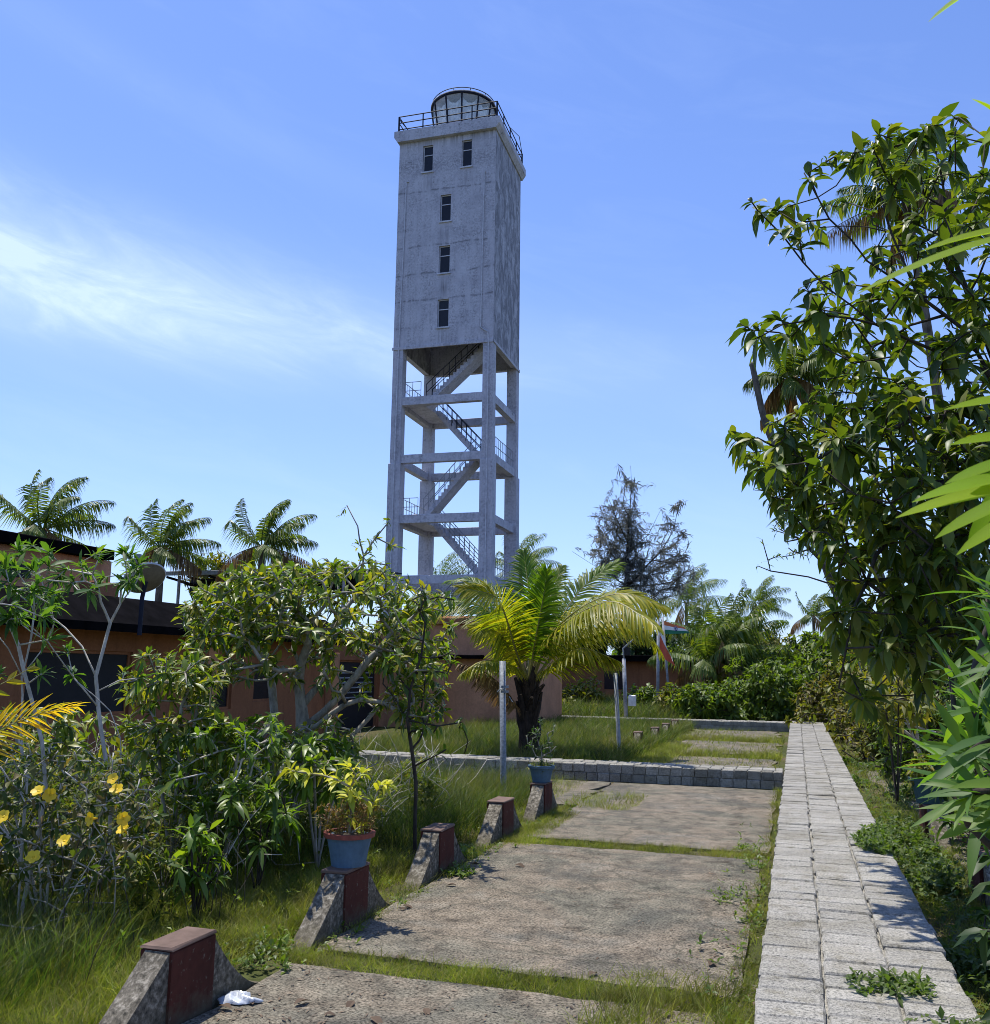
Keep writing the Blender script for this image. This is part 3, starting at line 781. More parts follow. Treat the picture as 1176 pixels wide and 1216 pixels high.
b = MB(); b.tube([lb, lt], [.075, .065], 12); b.tube([lt, lt + [0, 0, .04]], .05, 12); b.build('post', M_grey, t, world=True, smooth=True)
b = MB(); l2 = onY(740, 770, lb[1]); l3 = onY(761, 754, lb[1]); b.tube([lt, l2, (l2 + l3) / 2 + [0, 0, .03], l3], .028, 8); b.tube([l3 - [.05, 0, .01], l3 + [.4, 0, .12]], [.04, .06], 8); b.build('arm', M_grey, t, world=True, smooth=True)
c = onY(751, 832, lb[1]); b = MB(); b.bbox(c + [-.12, -.1, -.18], c + [.12, .1, .18], .02); b.build('meter_box', M_whitep, t, world=True)
c = lb; b = MB(); b.bbox(c + [-.35, -.3, -.05], c + [.75, .3, .28], .02); b.build('plinth', M_void, t, world=True)

M_saff = simple('saffron_cloth', (.62, .16, .05), .8, var=.12); M_whcl = simple('white_cloth', (.75, .74, .7), .8, var=.1); M_grcl = simple('green_cloth', (.02, .16, .08), .8, var=.15)
M_navy = simple('navy_cloth', (.02, .03, .2), .8); M_redcl = simple('red_orange_cloth', (.55, .10, .045), .8, var=.15)
f1b, f2b = Gz(797, 849, .2), Gz(781, 849, .2)
f1t = onY(787, 733, f1b[1]); f2t = onY(782, 735, f2b[1])
t = thing('flagpole', 'leaning white flagpole flying the saffron white and green striped flag', 'flagpole', f1b)
b = MB(); b.tube([f1b - [0, 0, .3], f1t], .045, 8); b.build('pole', M_grey, t, world=True, smooth=True)
def cloth(c0, c1, e0, e1, n=14, m_=6, amp=.06, v0=0, v1=1):
    # quad between hoist (c0 top, c1 bottom) and fly (e0 top, e1 bottom)
    V = []
    for j in range(m_):
        v = v0 + (v1 - v0) * j / (m_ - 1)
        for i in range(n):
            u = i / (n - 1); a = c0 + (c1 - c0) * v; e_ = e0 + (e1 - e0) * v
            V.append(a + (e_ - a) * u + np.array([.2, 1, .1]) * amp * sin(u * 9 + v * 1.5) * u ** .5)
    idx = np.arange(n * m_).reshape(m_, n)
    return V, np.stack([idx[:-1, :-1], idx[:-1, 1:], idx[1:, 1:], idx[1:, :-1]], -1).reshape(-1, 4)
Yf = f1b[1]
c0, c1, e0, e1 = onY(787, 737, Yf), onY(789, 753, Yf), onY(812, 745, Yf + .4), onY(821, 752, Yf + .5)
for v0, v1, nm, mt in ((0, .333, 'saffron_stripe', M_saff), (.333, .667, 'white_stripe', M_whcl), (.667, 1, 'green_stripe', M_grcl)):
    q = MB(); q.quads(*cloth(c0, c1, e0, e1, v0=v0, v1=v1)); q.build(nm, mt, t, world=True, smooth=True)
cc = (c0 + c1 + e0 + e1) / 4; q = MB(); a = np.linspace(0, 2 * pi, 17); q.tube(cc + np.stack([.08 * np.cos(a), np.full(17, -.05), .08 * np.sin(a)], 1), .012, 4)
for k in range(8): q.tube([cc + [0, -.05, 0], cc + [.08 * cos(k * pi / 4), -.05, .08 * sin(k * pi / 4)]], .006, 4)
q.build('wheel_emblem', M_navy, t, world=True)
t = thing('flagpole', 'upright grey flagpole with a limp orange red and white flag hanging down', 'flagpole', f2b)
b = MB(); b.tube([f2b - [0, 0, .3], f2t], .06, 8); b.build('pole', M_grey, t, world=True, smooth=True)
Yf = f2b[1]
c0, c1, e0, e1 = onY(784, 747, Yf), onY(783, 778, Yf), onY(799, 785, Yf - .3), onY(803, 792, Yf - .3)
q = MB(); q.quads(*cloth(c0 + (c1 - c0) * .22, c1, e0 + (e1 - e0) * .3, e1, amp=.05)); q.build('flag', M_redcl, t, world=True, smooth=True)
q = MB(); q.quads(*cloth(c0, c0 + (c1 - c0) * .22, e0, e0 + (e1 - e0) * .3, amp=.05)); q.build('white_stripe', M_whcl, t, world=True, smooth=True)

# litter on the court
bagc = Gz(283, 1188, .035)
q = MB(); rows, n = 9, 28; V = []
wr = rng.normal(0, 1, (4, 2))
for j in range(rows):
    for i in range(n):
        a = 2 * pi * i / n; v = j / (rows - 1); f_ = 1 + .18 * sin(3 * a + 1 + 2 * v) + .12 * sin(5 * a + 4 * v) + .08 * sin(9 * a - 5 * v)
        rr = .075 * cos(v * 1.45) * f_; V.append((rr * 1.5 * cos(a), rr * sin(a), .034 * sin(v * 1.5) * (1 + .35 * sin(4 * a + 6 * v) + .2 * sin(9 * a + 11 * v)) + .002))
idx = np.arange(rows * n).reshape(rows, n); q.quads(V, np.stack([idx[:-1], np.roll(idx[:-1], -1, 1), np.roll(idx[1:], -1, 1), idx[1:]], -1).reshape(-1, 4))
q.p.append(list(range((rows - 1) * n, rows * n)))
q.smooth = True
o = q.build('plastic_bag', simple('crumpled_plastic', (.46, .49, .53), .2, spec=.8, var=.15)); o.location = bagc; tag(o, 'crumpled clear white plastic bag beside the nearest pedestal', 'plastic bag')
M_dead = leafmat('dead_leaf', [(.13, .09, .06), (.24, .18, .125), (.09, .06, .04), (.17, .15, .12)], .1, .85, .2, (1, 1, 1))
q = MB(); q.leaves([[0, 0, .012]], [[1, .2, .1]], [[0, 0, 1]], .15, .075, .25, .5, 6); leaf0 = q.build('dry_leaf', M_dead)
spots = [((473, 1141), 'dry tan leaf alone on the bare middle of the nearer court slab'), ((505, 1199), 'dry curled leaf at the bottom of the grass strip'), ((560, 1025), None), ((566, 1027), None), ((542, 1052), None), ((478, 1077), None), ((474, 1080), None), ((275, 1200), None), ((300, 1194), None), ((905, 1046), None), ((843, 1148), None), ((1045, 960), None), ((612, 1028), None), ((385, 1206), None), ((420, 1190), None), ((700, 1160), None), ((880, 1075), None), ((890, 1010), None), ((350, 1195), None), ((440, 1210), None)]
for k, ((x_, y_), lab) in enumerate(spots):
    o = leaf0 if k == 0 else leaf0.copy()
    if k: COL.objects.link(o)
    o.location = Gz(x_, y_, .035 if x_ < 1000 else .3); o.rotation_euler = (random.uniform(-.1, .25), random.uniform(-.2, .2), random.uniform(0, 6.3)); o.scale = (random.uniform(.4, .8),) * 3
    tag(o, lab or 'small brown dry fallen leaf lying on the paving', 'dry leaf', None if lab else 'dry leaves scattered on the paving')

# ------------------------------------------------------------------ vegetation helpers
def in_poly(x, y, poly):
    c = np.zeros(np.shape(x), bool); n = len(poly)
    for i in range(n):
        (x0, y0), (x1, y1) = poly[i], poly[i - 1]
        k = (y0 > y) != (y1 > y)
        c ^= k & (x < (x1 - x0) * (y - y0) / ((y1 - y0) if y1 != y0 else 1e-9) + x0)
    return c
def crown(poly, d0, d1, n, zmin=0.05):
    poly = [tuple(p) for p in poly]; xs = [p[0] for p in poly]; ys = [p[1] for p in poly]; out = []
    while len(out) < n:
        x = rng.uniform(min(xs), max(xs), 400); y = rng.uniform(min(ys), max(ys), 400)
        for a, b, k in zip(x, y, in_poly(x, y, poly)):
            if k:
                q = P(a, b, rng.uniform(d0, d1))
                if q[2] > zmin: out.append(q)
    return np.array(out[:n])
def ellip(c, r, n, shell=0.35):
    u = unit(rng.normal(size=(n, 3))); k = rng.uniform(shell, 1, n) ** .7
    return np.asarray(c) + u * k[:, None] * np.asarray(r)
def grow(limbs, targets, r_root, r_tip, step=.3, jit=.12, sides=5, bias=.25, expo=.5, arch=0.0):
    nodes = []; par = []; dep = []; rad0 = {}
    for limb in limbs:
        limb = [np.asarray(p, float) for p in limb]
        if not nodes: nodes.append(limb[0]); par.append(-1); dep.append(0.0); cur = 0
        else: cur = int(np.argmin(np.linalg.norm(np.array(nodes) - limb[0], axis=1)))
        for p in limb[1:]:
            q0 = nodes[cur]; L = np.linalg.norm(p - q0); n = max(1, int(L / step))
            for k in range(1, n + 1):
                t = k / n; q = q0 + (p - q0) * t + (rng.normal(0, jit * .25 * step, 3) if k < n else 0)
                nodes.append(q); par.append(cur); dep.append(dep[cur] + L / n); cur = len(nodes) - 1
    A = np.array(nodes)
    order = np.argsort([np.min(np.linalg.norm(A - t, axis=1)) for t in targets])
    buf = np.zeros((len(nodes) + len(targets) * 60, 3)); buf[:len(nodes)] = A; db = np.zeros(len(buf)); db[:len(nodes)] = dep; cnt = len(nodes)
    tips = []
    for oi in order:
        t = targets[oi]
        cost = np.linalg.norm(buf[:cnt] - t, axis=1) + bias * db[:cnt] + .25 * np.maximum(0, buf[:cnt, 2] - t[2])
        cur = int(np.argmin(cost)); q0 = buf[cur].copy(); v = t - q0; L = np.linalg.norm(v); n = min(50, max(1, int(L / step)))
        pe = rng.normal(size=3) * jit * L + np.array([0, 0, arch * L])
        if par[cur] >= 0:
            td = unit(q0 - buf[par[cur]]); pe = pe + td * L * .15
        for k in range(1, n + 1):
            s_ = k / n; q = q0 + v * s_ + pe * sin(pi * s_) * .8 + (rng.normal(0, jit * .2 * step, 3) if k < n else 0)
            buf[cnt] = q; par.append(cur); db[cnt] = db[cur] + L / n; cur = cnt; cnt += 1
        tips.append(cur)
    nodes = buf[:cnt]; ch = [[] for _ in range(cnt)]
    for i, p in enumerate(par):
        if p >= 0: ch[p].append(i)
    num = np.zeros(cnt)
    for t in tips: num[t] += 1
    for i in range(cnt - 1, 0, -1): num[par[i]] += num[i]
    # limbs may link back to earlier nodes, indices always increase so one pass is enough
    num = np.maximum(num, .4); rad = r_tip + (r_root - r_tip) * (num / num[0]) ** expo
    wood = MB(); wood.smooth = True
    stack = [(0, None)]
    while stack:
        i, frm = stack.pop(); chain = ([frm] if frm is not None else []) + [i]
        while ch[i]:
            m = max(ch[i], key=lambda c: num[c])
            for c in ch[i]:
                if c != m: stack.append((c, i))
            chain.append(m); i = m
        if len(chain) > 1:
            rr = rad[chain].copy()
            if frm is not None: rr[0] = min(rr[0], rr[1] * 1.3)
            wood.tube(nodes[chain], rr, sides if rr.max() < .03 else sides + 2)
    td = np.array([unit(nodes[t] - nodes[par[t]]) for t in tips])
    return wood, nodes[tips], td
def rosettes(mb, tips, td, n, L, W, pol=(25, 95), droop=.35, dz=0.0, back=.06, fold=.25, rows=4, upz=.7, var=.25, shape=None):
    n = int(n); m = len(tips)
    if m == 0: return
    tp = np.repeat(tips, n, 0); d0 = np.repeat(td, n, 0)
    a = np.tile(np.arange(n) * 2.39996, m) + np.repeat(rng.uniform(0, 6.28, m), n) + rng.normal(0, .25, m * n)
    ph = np.radians(rng.uniform(pol[0], pol[1], m * n))
    ref = np.where(np.abs(d0[:, 2:3]) < .9, np.array([[0, 0, 1.0]]), np.array([[1.0, 0, 0]]))
    u = unit(np.cross(d0, ref)); v = np.cross(d0, u)
    d = d0 * np.cos(ph)[:, None] + (u * np.cos(a)[:, None] + v * np.sin(a)[:, None]) * np.sin(ph)[:, None]
    d[:, 2] -= dz; d = unit(d)
    up = unit(d0 * (1 - upz) + np.array([0, 0, upz]) + rng.normal(0, .18, d.shape))
    sc_ = np.clip(rng.normal(1, var, m * n), .45, 1.5) * np.repeat(np.clip(rng.normal(1, .15, m), .6, 1.4), n)
    pos = tp - d0 * (rng.uniform(0, 1, m * n) * back)[:, None]
    mb.leaves(pos, d, up, L * sc_, W * sc_, droop * rng.uniform(.4, 1.5, m * n), fold, rows, shape)
def plant(name, label, cat, limbs, targets, r_root, r_tip, leaf, bark, lmat, group=None, crown_name='foliage', wood_name='stem', extra=None, gk=None, mats2=None):
    base = np.asarray(limbs[0][0], float)
    t = thing(name, label, cat, base, 0, group)
    wood, tips, td = grow(limbs, targets, r_root, r_tip, **(gk or {}))
    wood.build(wood_name, bark, t, world=True)
    mb = MB(); mb.smooth = True; rosettes(mb, tips, td, **leaf)
    mb.build(crown_name, lmat, t, world=True)
    return t, tips, td
def frond_pts(ctrl, n=28):
    c = np.asarray(ctrl, float); c = np.vstack([2 * c[0] - c[1], c, 2 * c[-1] - c[-2]]); out = []
    m = len(c) - 3
    for s_ in np.linspace(0, m - 1e-6, n):
        i = int(s_); t = s_ - i; p0, p1, p2, p3 = c[i:i + 4]
        out.append(.5 * (2 * p1 + (p2 - p0) * t + (2 * p0 - 5 * p1 + 4 * p2 - p3) * t * t + (3 * p1 - p0 - 3 * p2 + p3) * t ** 3))
    return np.array(out)
def frond(mbl, mbr, pts, L, W, npair, r0=.03, start=.18, droop=.6, vee=.35, side_ref=None, hang=0.0, rows=4, wind=None):
    pts = np.asarray(pts, float); seg = np.linalg.norm(np.diff(pts, axis=0), axis=1); s_ = np.concatenate([[0], np.cumsum(seg)]) / seg.sum()
    mbr.tube(pts, np.interp(s_, [0, .2, 1], [r0, r0 * .6, r0 * .12]), 5)
    t = np.linspace(start, .985, npair)
    pp = np.stack([np.interp(t, s_, pts[:, k]) for k in range(3)], 1); e = 1e-2
    tg = unit(np.stack([np.interp(np.minimum(t + e, 1), s_, pts[:, k]) - np.interp(t - e, s_, pts[:, k]) for k in range(3)], 1))
    ref = np.array([0, 0, 1.0]) if side_ref is None else np.asarray(side_ref, float)
    up = unit(ref - tg * (tg @ ref)[:, None]); side = np.cross(tg, up)
    ll = L * np.interp(t, [start, start + .2, .55, .85, 1], [.55, .95, 1.0, .6, .25])
    for sg in (-1, 1):
        an = np.interp(t, [0, .5, 1], [1.25, .95, .45])
        d = side * (sg * np.sin(an))[:, None] + tg * np.cos(an)[:, None] + up * vee + rng.normal(0, .06, tg.shape)
        d[:, 2] -= hang
        if wind is not None: d = d + np.asarray(wind)
        mbl.leaves(pp + rng.normal(0, .004, pp.shape), d, up, ll * rng.uniform(.85, 1.1, len(t)), W, droop * rng.uniform(.7, 1.3, len(t)), .35, rows, ([0, .15, .6, 1], [.5, 1, .8, .05]))
M_bark_pale = barkmat('pale_bark', (.30, .27, .23), (.62, .58, .52), 20)
M_bark_grey = barkmat('grey_bark', (.17, .15, .125), (.44, .41, .35), 14)
M_bark_dark = barkmat('dark_bark', (.025, .02, .016), (.08, .065, .05), 14)
M_palmtrunk = barkmat('palm_trunk', (.06, .05, .04), (.19, .165, .135), 9)
M_palmfibre = barkmat('palm_fibre', (.012, .009, .007), (.06, .042, .03), 22)
M_rachis = simple('green_rachis', (.22, .20, .05), .5); M_rachisd = simple('brown_rachis', (.12, .07, .04), .7)
G = lambda r, g, b: (r, g, b)
L_mango = leafmat('mango_leaf', [(0.026, 0.054, 0.018), (0.044, 0.088, 0.02), (0.078, 0.125, 0.024), (0.125, 0.155, 0.03)], .25, .45, .45)
L_frang = leafmat('tree_leaf', [(0.029, 0.065, 0.017), (0.065, 0.123, 0.026), (0.123, 0.174, 0.036), (0.217, 0.217, 0.043)], .3, .4)
L_shrub = leafmat('shrub_leaf', [(0.035, 0.077, 0.020), (0.070, 0.140, 0.028), (0.126, 0.196, 0.039)], .35, .38)
L_olean = leafmat('oleander_leaf', [(0.029, 0.085, 0.029), (0.052, 0.124, 0.036), (0.091, 0.169, 0.039)], .35, .5, .35)
L_oldry = leafmat('mixed_leaf', [(.04, .075, .016), (.075, .12, .022), (.11, .145, .03), (.15, .15, .045), (.17, .12, .05)], .4, .5, .35, (1.7, 1.8, .6))
L_palm = leafmat('coconut_leaflet', [(0.055, 0.095, 0.014), (0.110, 0.140, 0.018), (0.190, 0.190, 0.022), (0.270, 0.230, 0.030)], .45, .4)
L_palmg = leafmat('green_coconut_leaflet', [(.045, .10, .014), (.07, .14, .016), (.11, .17, .02)], .45, .4)
L_palmfar = leafmat('far_palm_leaflet', [(0.030, 0.066, 0.017), (0.060, 0.108, 0.024), (0.108, 0.144, 0.036)], .3, .42)
L_palmdead = leafmat('dead_palm_leaflet', [(.13, .08, .035), (.24, .15, .06), (.34, .24, .11)], .25, .7, tcol=(1.3, 1.1, .8))
L_casu = leafmat('casuarina_needle', [(.10, .11, .095), (.15, .155, .135), (.21, .205, .175)], .25, .6, .4, (1, 1, .9))
L_bush = [leafmat('bush_leaf', [(.036, .075, .016), (.068, .125, .023), (.115, .17, .032)], .3, .45), leafmat('yellow_bush_leaf', [(.05, .075, .016), (.10, .125, .025), (.17, .16, .035)], .3, .5), leafmat('brown_bush_leaf', [(.045, .065, .02), (.085, .10, .03), (.13, .11, .05)], .25, .6)]
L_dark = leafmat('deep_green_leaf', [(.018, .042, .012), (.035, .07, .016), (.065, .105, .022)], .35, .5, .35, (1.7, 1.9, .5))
L_yel = leafmat('yellow_croton_leaf', [(.30, .36, .03), (.52, .52, .04), (.72, .68, .09)], .4, .45, .4, (1.2, 1.2, .6))
L_redw = leafmat('wiry_red_leaf', [(.12, .05, .025), (.10, .10, .03), (.18, .13, .05)], .25, .6)
L_grass = leafmat('grass_blade', [(.045, .085, .014), (.075, .125, .02), (.12, .155, .03), (.19, .18, .06)], .4, .55, .3, (1.6, 1.7, .6), (.21, .185, .075))
L_grassy = leafmat('yellow_grass_blade', [(.125, .17, .022), (.18, .225, .03), (.25, .27, .05), (.30, .26, .12)], .4, .55, .3, (1.7, 1.8, .6), (.21, .185, .075))
L_grassd = leafmat('tall_grass_blade', [(.04, .08, .014), (.07, .12, .02), (.11, .155, .03), (.18, .17, .06)], .4, .55, .3, (1.6, 1.7, .6), (.21, .185, .075))
M_petal = leafmat('yellow_petal', [(.75, .50, .015), (.85, .62, .02)], .3, .5, tcol=(1, .9, .4))

# ------------------------------------------------------------------ left side shrubs and trees
def px(pts, d): return [P(x, y, d if np.isscalar(d) else d[i]) for i, (x, y) in enumerate(pts)]
def gnd(p, dx=0, dy=0): return np.array([p[0] + dx, p[1] + dy, 0.0])
# pale stemmed rosette shrub, two clumps
d = 8.4
b0 = gnd(P(135, 1000, d))
limbs = [[b0] + px([(132, 940), (121, 872), (117, 840), (114, 803), (122, 774), (131, 740), (143, 717), (144, 697)], [8.4, 8.4, 8.4, 8.4, 8.4, 8.45, 8.5, 8.5]),
         px([(143, 717), (152, 705), (161, 693), (168, 678)], [8.5, 8.5, 8.6, 8.6]),
         px([(117, 840), (88, 805), (72, 783), (57, 762), (38, 745), (20, 735)], [8.4, 8.3, 8.2, 8.1, 8.0, 8.0]),
         px([(114, 800), (98, 768), (78, 746), (62, 733), (57, 722), (55, 706)], [8.4, 8.6, 8.7, 8.8, 8.8, 8.8]),
         [b0] + px([(141, 930), (144, 893), (143, 876), (131, 844), (112, 826), (90, 808)], [8.3, 8.3, 8.2, 8.2, 8.2, 8.2]),
         px([(131, 740), (126, 728), (120, 715)], [8.5, 8.4, 8.4])]
tg = crown([(20, 640), (60, 652), (100, 662), (140, 650), (178, 650), (185, 700), (130, 712), (100, 705), (60, 720), (20, 712)], 7.8, 9.0, 22)
tg = np.vstack([tg, px([(25, 660), (22, 652), (62, 690), (78, 676), (70, 684), (55, 702), (144, 690), (160, 672), (150, 655), (168, 668), (120, 657), (20, 732), (86, 800), (150, 660), (168, 805), (80, 770)], 8.4)])
plant('pale_stem_shrub', 'tall sparse shrub with smooth pale grey stems and narrow leaf rosettes at bottom left', 'shrub', limbs, tg, .017, .004, dict(n=15, L=.125, W=.026, pol=(15, 95), droop=.25, back=.05), M_bark_pale, L_olean, gk=dict(step=.12, jit=.05, bias=.12, expo=.68, arch=-.06))
d = 7.6
b0 = gnd(P(30, 1000, d))
limbs = [[b0] + px([(33, 920), (22, 876), (8, 855), (-8, 838), (-25, 800), (-30, 750)], d), [b0] + px([(30, 930), (25, 864), (27, 825), (26, 803), (37, 758), (41, 727), (40, 710)], d + .3),
         [b0] + px([(55, 940), (50, 880), (39, 835), (27, 790), (22, 766), (12, 742), (-5, 722)], d + .1), px([(27, 800), (10, 770), (-2, 755)], d + .2), px([(26, 803), (40, 785), (55, 765)], d + .3)]
tg = np.vstack([crown([(-60, 640), (10, 655), (45, 690), (80, 720), (30, 745), (-20, 740), (-70, 720)], 7.0, 8.2, 26), px([(40, 706), (12, 735), (57, 760), (45, 690), (6, 672), (10, 690), (28, 700), (0, 800), (50, 800)], d)])
plant('pale_stem_shrub', 'second pale stemmed rosette shrub cut by the left border', 'shrub', limbs, tg, .017, .004, dict(n=15, L=.125, W=.024, pol=(15, 95), droop=.25, back=.05), M_bark_pale, L_olean, gk=dict(step=.12, jit=.05, bias=.12, expo=.68, arch=-.06))

# gnarled tree with grey twisting limbs
d = 10.6
base = gnd(P(345, 960, d))
limbs = [[base] + px([(350, 925), (357, 890), (360, 866), (358, 839)], d),
         px([(358, 839), (355, 813), (357, 790), (366, 765), (372, 735), (392, 712)], [d, d, d - .1, d - .2, d - .3, d - .3]),
         px([(358, 839), (379, 813), (387, 794), (384, 765), (400, 735), (430, 700), (447, 680)], [d, d + .1, d + .2, d + .4, d + .5, d + .6, d + .7]),
         px([(360, 868), (385, 845), (407, 822), (425, 800), (438, 783), (446, 776), (470, 745), (500, 725)], [d, d - .1, d - .2, d - .3, d - .3, d - .3, d - .2, d]),
         px([(360, 872), (377, 862), (395, 847), (411, 836), (428, 831), (453, 834), (477, 847), (490, 860)], [d, d - .2, d - .3, d - .4, d - .5, d - .5, d - .5, d - .5]),
         [base] + px([(325, 910), (303, 884), (318, 862), (326, 848), (324, 824), (321, 795), (300, 760), (285, 735)], [d, d + .1, d + .2, d + .3, d + .4, d + .5, d + .6, d + .7]),
         px([(350, 925), (372, 905), (396, 915), (424, 918), (450, 905)], [d, d - .2, d - .2, d - .2, d - .1]),
         px([(430, 700), (432, 660), (425, 625), (412, 600)], [d + .6, d + .6, d + .6, d + .6]), px([(432, 660), (445, 640), (460, 622)], [d + .6] * 3)]
tg = np.vstack([crown([(205, 745), (215, 715), (245, 690), (290, 668), (330, 680), (375, 665), (430, 662), (470, 668), (505, 690), (525, 715), (505, 740), (515, 780), (520, 830), (495, 850), (470, 815), (440, 770), (400, 760), (340, 755), (290, 775), (240, 770)], 9.3, 12.2, 330),
                crown([(205, 740), (225, 705), (290, 668), (380, 672), (400, 720), (340, 750), (240, 765)], 9.6, 11.6, 190),
                crown([(215, 760), (340, 735), (540, 740), (530, 850), (480, 870), (430, 830), (330, 810), (230, 810)], 9.4, 11.6, 130), crown([(330, 870), (400, 850), (440, 890), (400, 925), (335, 920)], 9.4, 10.6, 26),
                crown([(460, 700), (530, 705), (545, 735), (530, 850), (500, 870), (470, 840), (440, 790)], 9.6, 11.2, 90),
                px([(405, 612), (428, 640), (450, 640), (440, 655), (460, 625), (470, 650)], d + .6)])
plant('gnarled_tree', 'spreading low tree with twisted bare grey limbs in front of the bungalow', 'tree', limbs, tg, .10, .006, dict(n=10, L=.118, W=.040, pol=(25, 105), droop=.35, back=.14, fold=.3, upz=.75), M_bark_grey, L_frang, crown_name='crown', wood_name='trunk', gk=dict(step=.16, jit=.14, bias=.16, expo=.55))
# bushes beneath
def bush(label, poly, d0, d1, n, leaf, lm, bark=M_bark_grey, name='shrub', cat='shrub', rr=.02, nl=4, group=None, jit=.1, bx=None, crown_name='foliage'):
    tg = crown(poly, d0, d1, n); c = tg.mean(0); base = gnd(c)
    limbs = []
    for k in range(nl):
        a = 2 * pi * k / nl + rng.uniform(0, 1); s_ = np.array([tg[:, 0].std(), tg[:, 1].std()])
        limbs.append([base, base + [cos(a) * s_[0] * .4, sin(a) * s_[1] * .4, c[2] * .5], c + np.array([cos(a) * s_[0] * .9, sin(a) * s_[1] * .9, rng.uniform(-.1, .2) * c[2]])])
    return plant(name, label, cat, limbs, tg, rr, .004, leaf, bark, lm, group, gk=dict(step=.15, jit=jit, bias=.15, expo=.45), crown_name=crown_name)
lfr = dict(n=12, L=.125, W=.032, pol=(20, 95), droop=.4, back=.08)
bush('leafy rosette shrub with mixed bright and yellowing leaves below the bungalow roof', [(140, 800), (175, 775), (230, 775), (265, 800), (260, 850), (290, 880), (250, 930), (190, 930), (150, 890)], 8.6, 10.0, 170, lfr, L_frang, M_bark_grey, rr=.03)
bush('straggling shrub with thin pale twigs between the yellow flowers and the twisted tree', [(200, 880), (260, 850), (330, 850), (345, 900), (340, 960), (270, 975), (200, 950)], 8.2, 9.8, 130, dict(n=10, L=.12, W=.036, pol=(20, 100), droop=.4, back=.1), L_shrub, M_bark_pale, rr=.025, jit=.2)
bush('bright green shrub clump below the twisted tree trunk behind the yellow leaved plant', [(350, 880), (400, 875), (430, 895), (425, 930), (370, 945), (335, 920)], 8.6, 9.8, 45, dict(n=12, L=.17, W=.045, pol=(20, 100), droop=.5, back=.08), L_shrub, M_bark_grey, rr=.02)
al = bush('low sprawling shrub with large yellow trumpet flowers at far left', [(-60, 900), (40, 880), (130, 890), (185, 930), (190, 1000), (150, 1050), (60, 1058), (-60, 1055)], 7.0, 8.4, 400, dict(n=8, L=.075, W=.026, pol=(30, 110), droop=.25, back=.14), L_oldry, M_bark_pale, rr=.016, nl=7, jit=.22)
def flower(parent, c, nrm, r=.045):
    nrm = unit(nrm); ref = np.array([0, 0, 1.0]) if abs(nrm[2]) < .9 else np.array([1.0, 0, 0]); u = unit(np.cross(nrm, ref)); v = np.cross(nrm, u)
    q = MB(); a = np.arange(5) * 2 * pi / 5 + rng.uniform(0, 1)
    dd = np.outer(np.cos(a), u) + np.outer(np.sin(a), v) + nrm * .45
    q.leaves(np.repeat([c], 5, 0), dd, np.repeat([nrm], 5, 0), r * 1.25, r * 1.15, .1, .12, 5, ([0, .3, .7, 1], [.25, .75, 1, .5]))
    q.tube([c - nrm * r * 1.1, c - nrm * r * .4, c + nrm * r * .1], [r * .1, r * .2, r * .3], 7)
    q.build('flower', M_petal, parent, world=True, smooth=True)
for x_, y_ in [(60, 944), (46, 940), (109, 972), (77, 999), (135, 925), (139, 938), (147, 985), (5, 970), (40, 1018), (-2, 1000), (146, 972)]:
    flower(al[0], P(x_, y_, 6.95), [rng.normal() * .3 - .2 + .5, -.8, .6 + rng.normal() * .3], .04 if y_ > 930 else .035)
bush('broad leaved green sapling standing in the grass left of the pedestal with the pot', [(205, 985), (240, 965), (268, 985), (272, 1030), (245, 1062), (212, 1045)], 7.3, 7.8, 18, dict(n=10, L=.15, W=.04, pol=(20, 100), droop=.6, back=.08), L_shrub, M_bark_dark, name='sapling', cat='sapling', rr=.014)
bush('group of long leaved green saplings right behind the broad leaved one', [(270, 935), (310, 925), (345, 950), (350, 990), (310, 1010), (275, 985)], 7.9, 8.8, 30, dict(n=11, L=.17, W=.035, pol=(20, 90), droop=.55, back=.1), L_shrub, M_bark_dark, name='sapling', cat='sapling', rr=.014)
bush('tangle of dark bushy growth in the shade under the bungalow wall at left', [(-40, 850), (60, 835), (140, 850), (200, 860), (330, 850), (340, 900), (200, 925), (60, 920), (-60, 900)], 9.6, 11.2, 190, dict(n=9, L=.13, W=.038, pol=(20, 110), droop=.5, back=.1), L_frang, M_bark_grey, rr=.03, nl=8, jit=.2)
# slim dark sapling
d = 9.6; bs = gnd(P(493, 985, d))
plant('dark_sapling', 'slim sapling with a dark crooked stem just left of the steel pole', 'sapling', [[bs] + px([(494, 930), (489, 890), (484, 855), (487, 820), (500, 780), (505, 740)], d), px([(486, 850), (520, 862), (548, 858), (556, 880), (552, 895)], d), px([(484, 850), (470, 830), (455, 812)], d)],
      np.vstack([crown([(470, 720), (540, 700), (545, 780), (530, 870), (490, 870), (460, 810)], 9.1, 10.2, 20), px([(530, 890), (515, 870), (545, 865)], d)]), .02, .004, dict(n=7, L=.12, W=.035, pol=(25, 100), droop=.4, back=.12), M_bark_dark, L_shrub, gk=dict(step=.12, jit=.12))
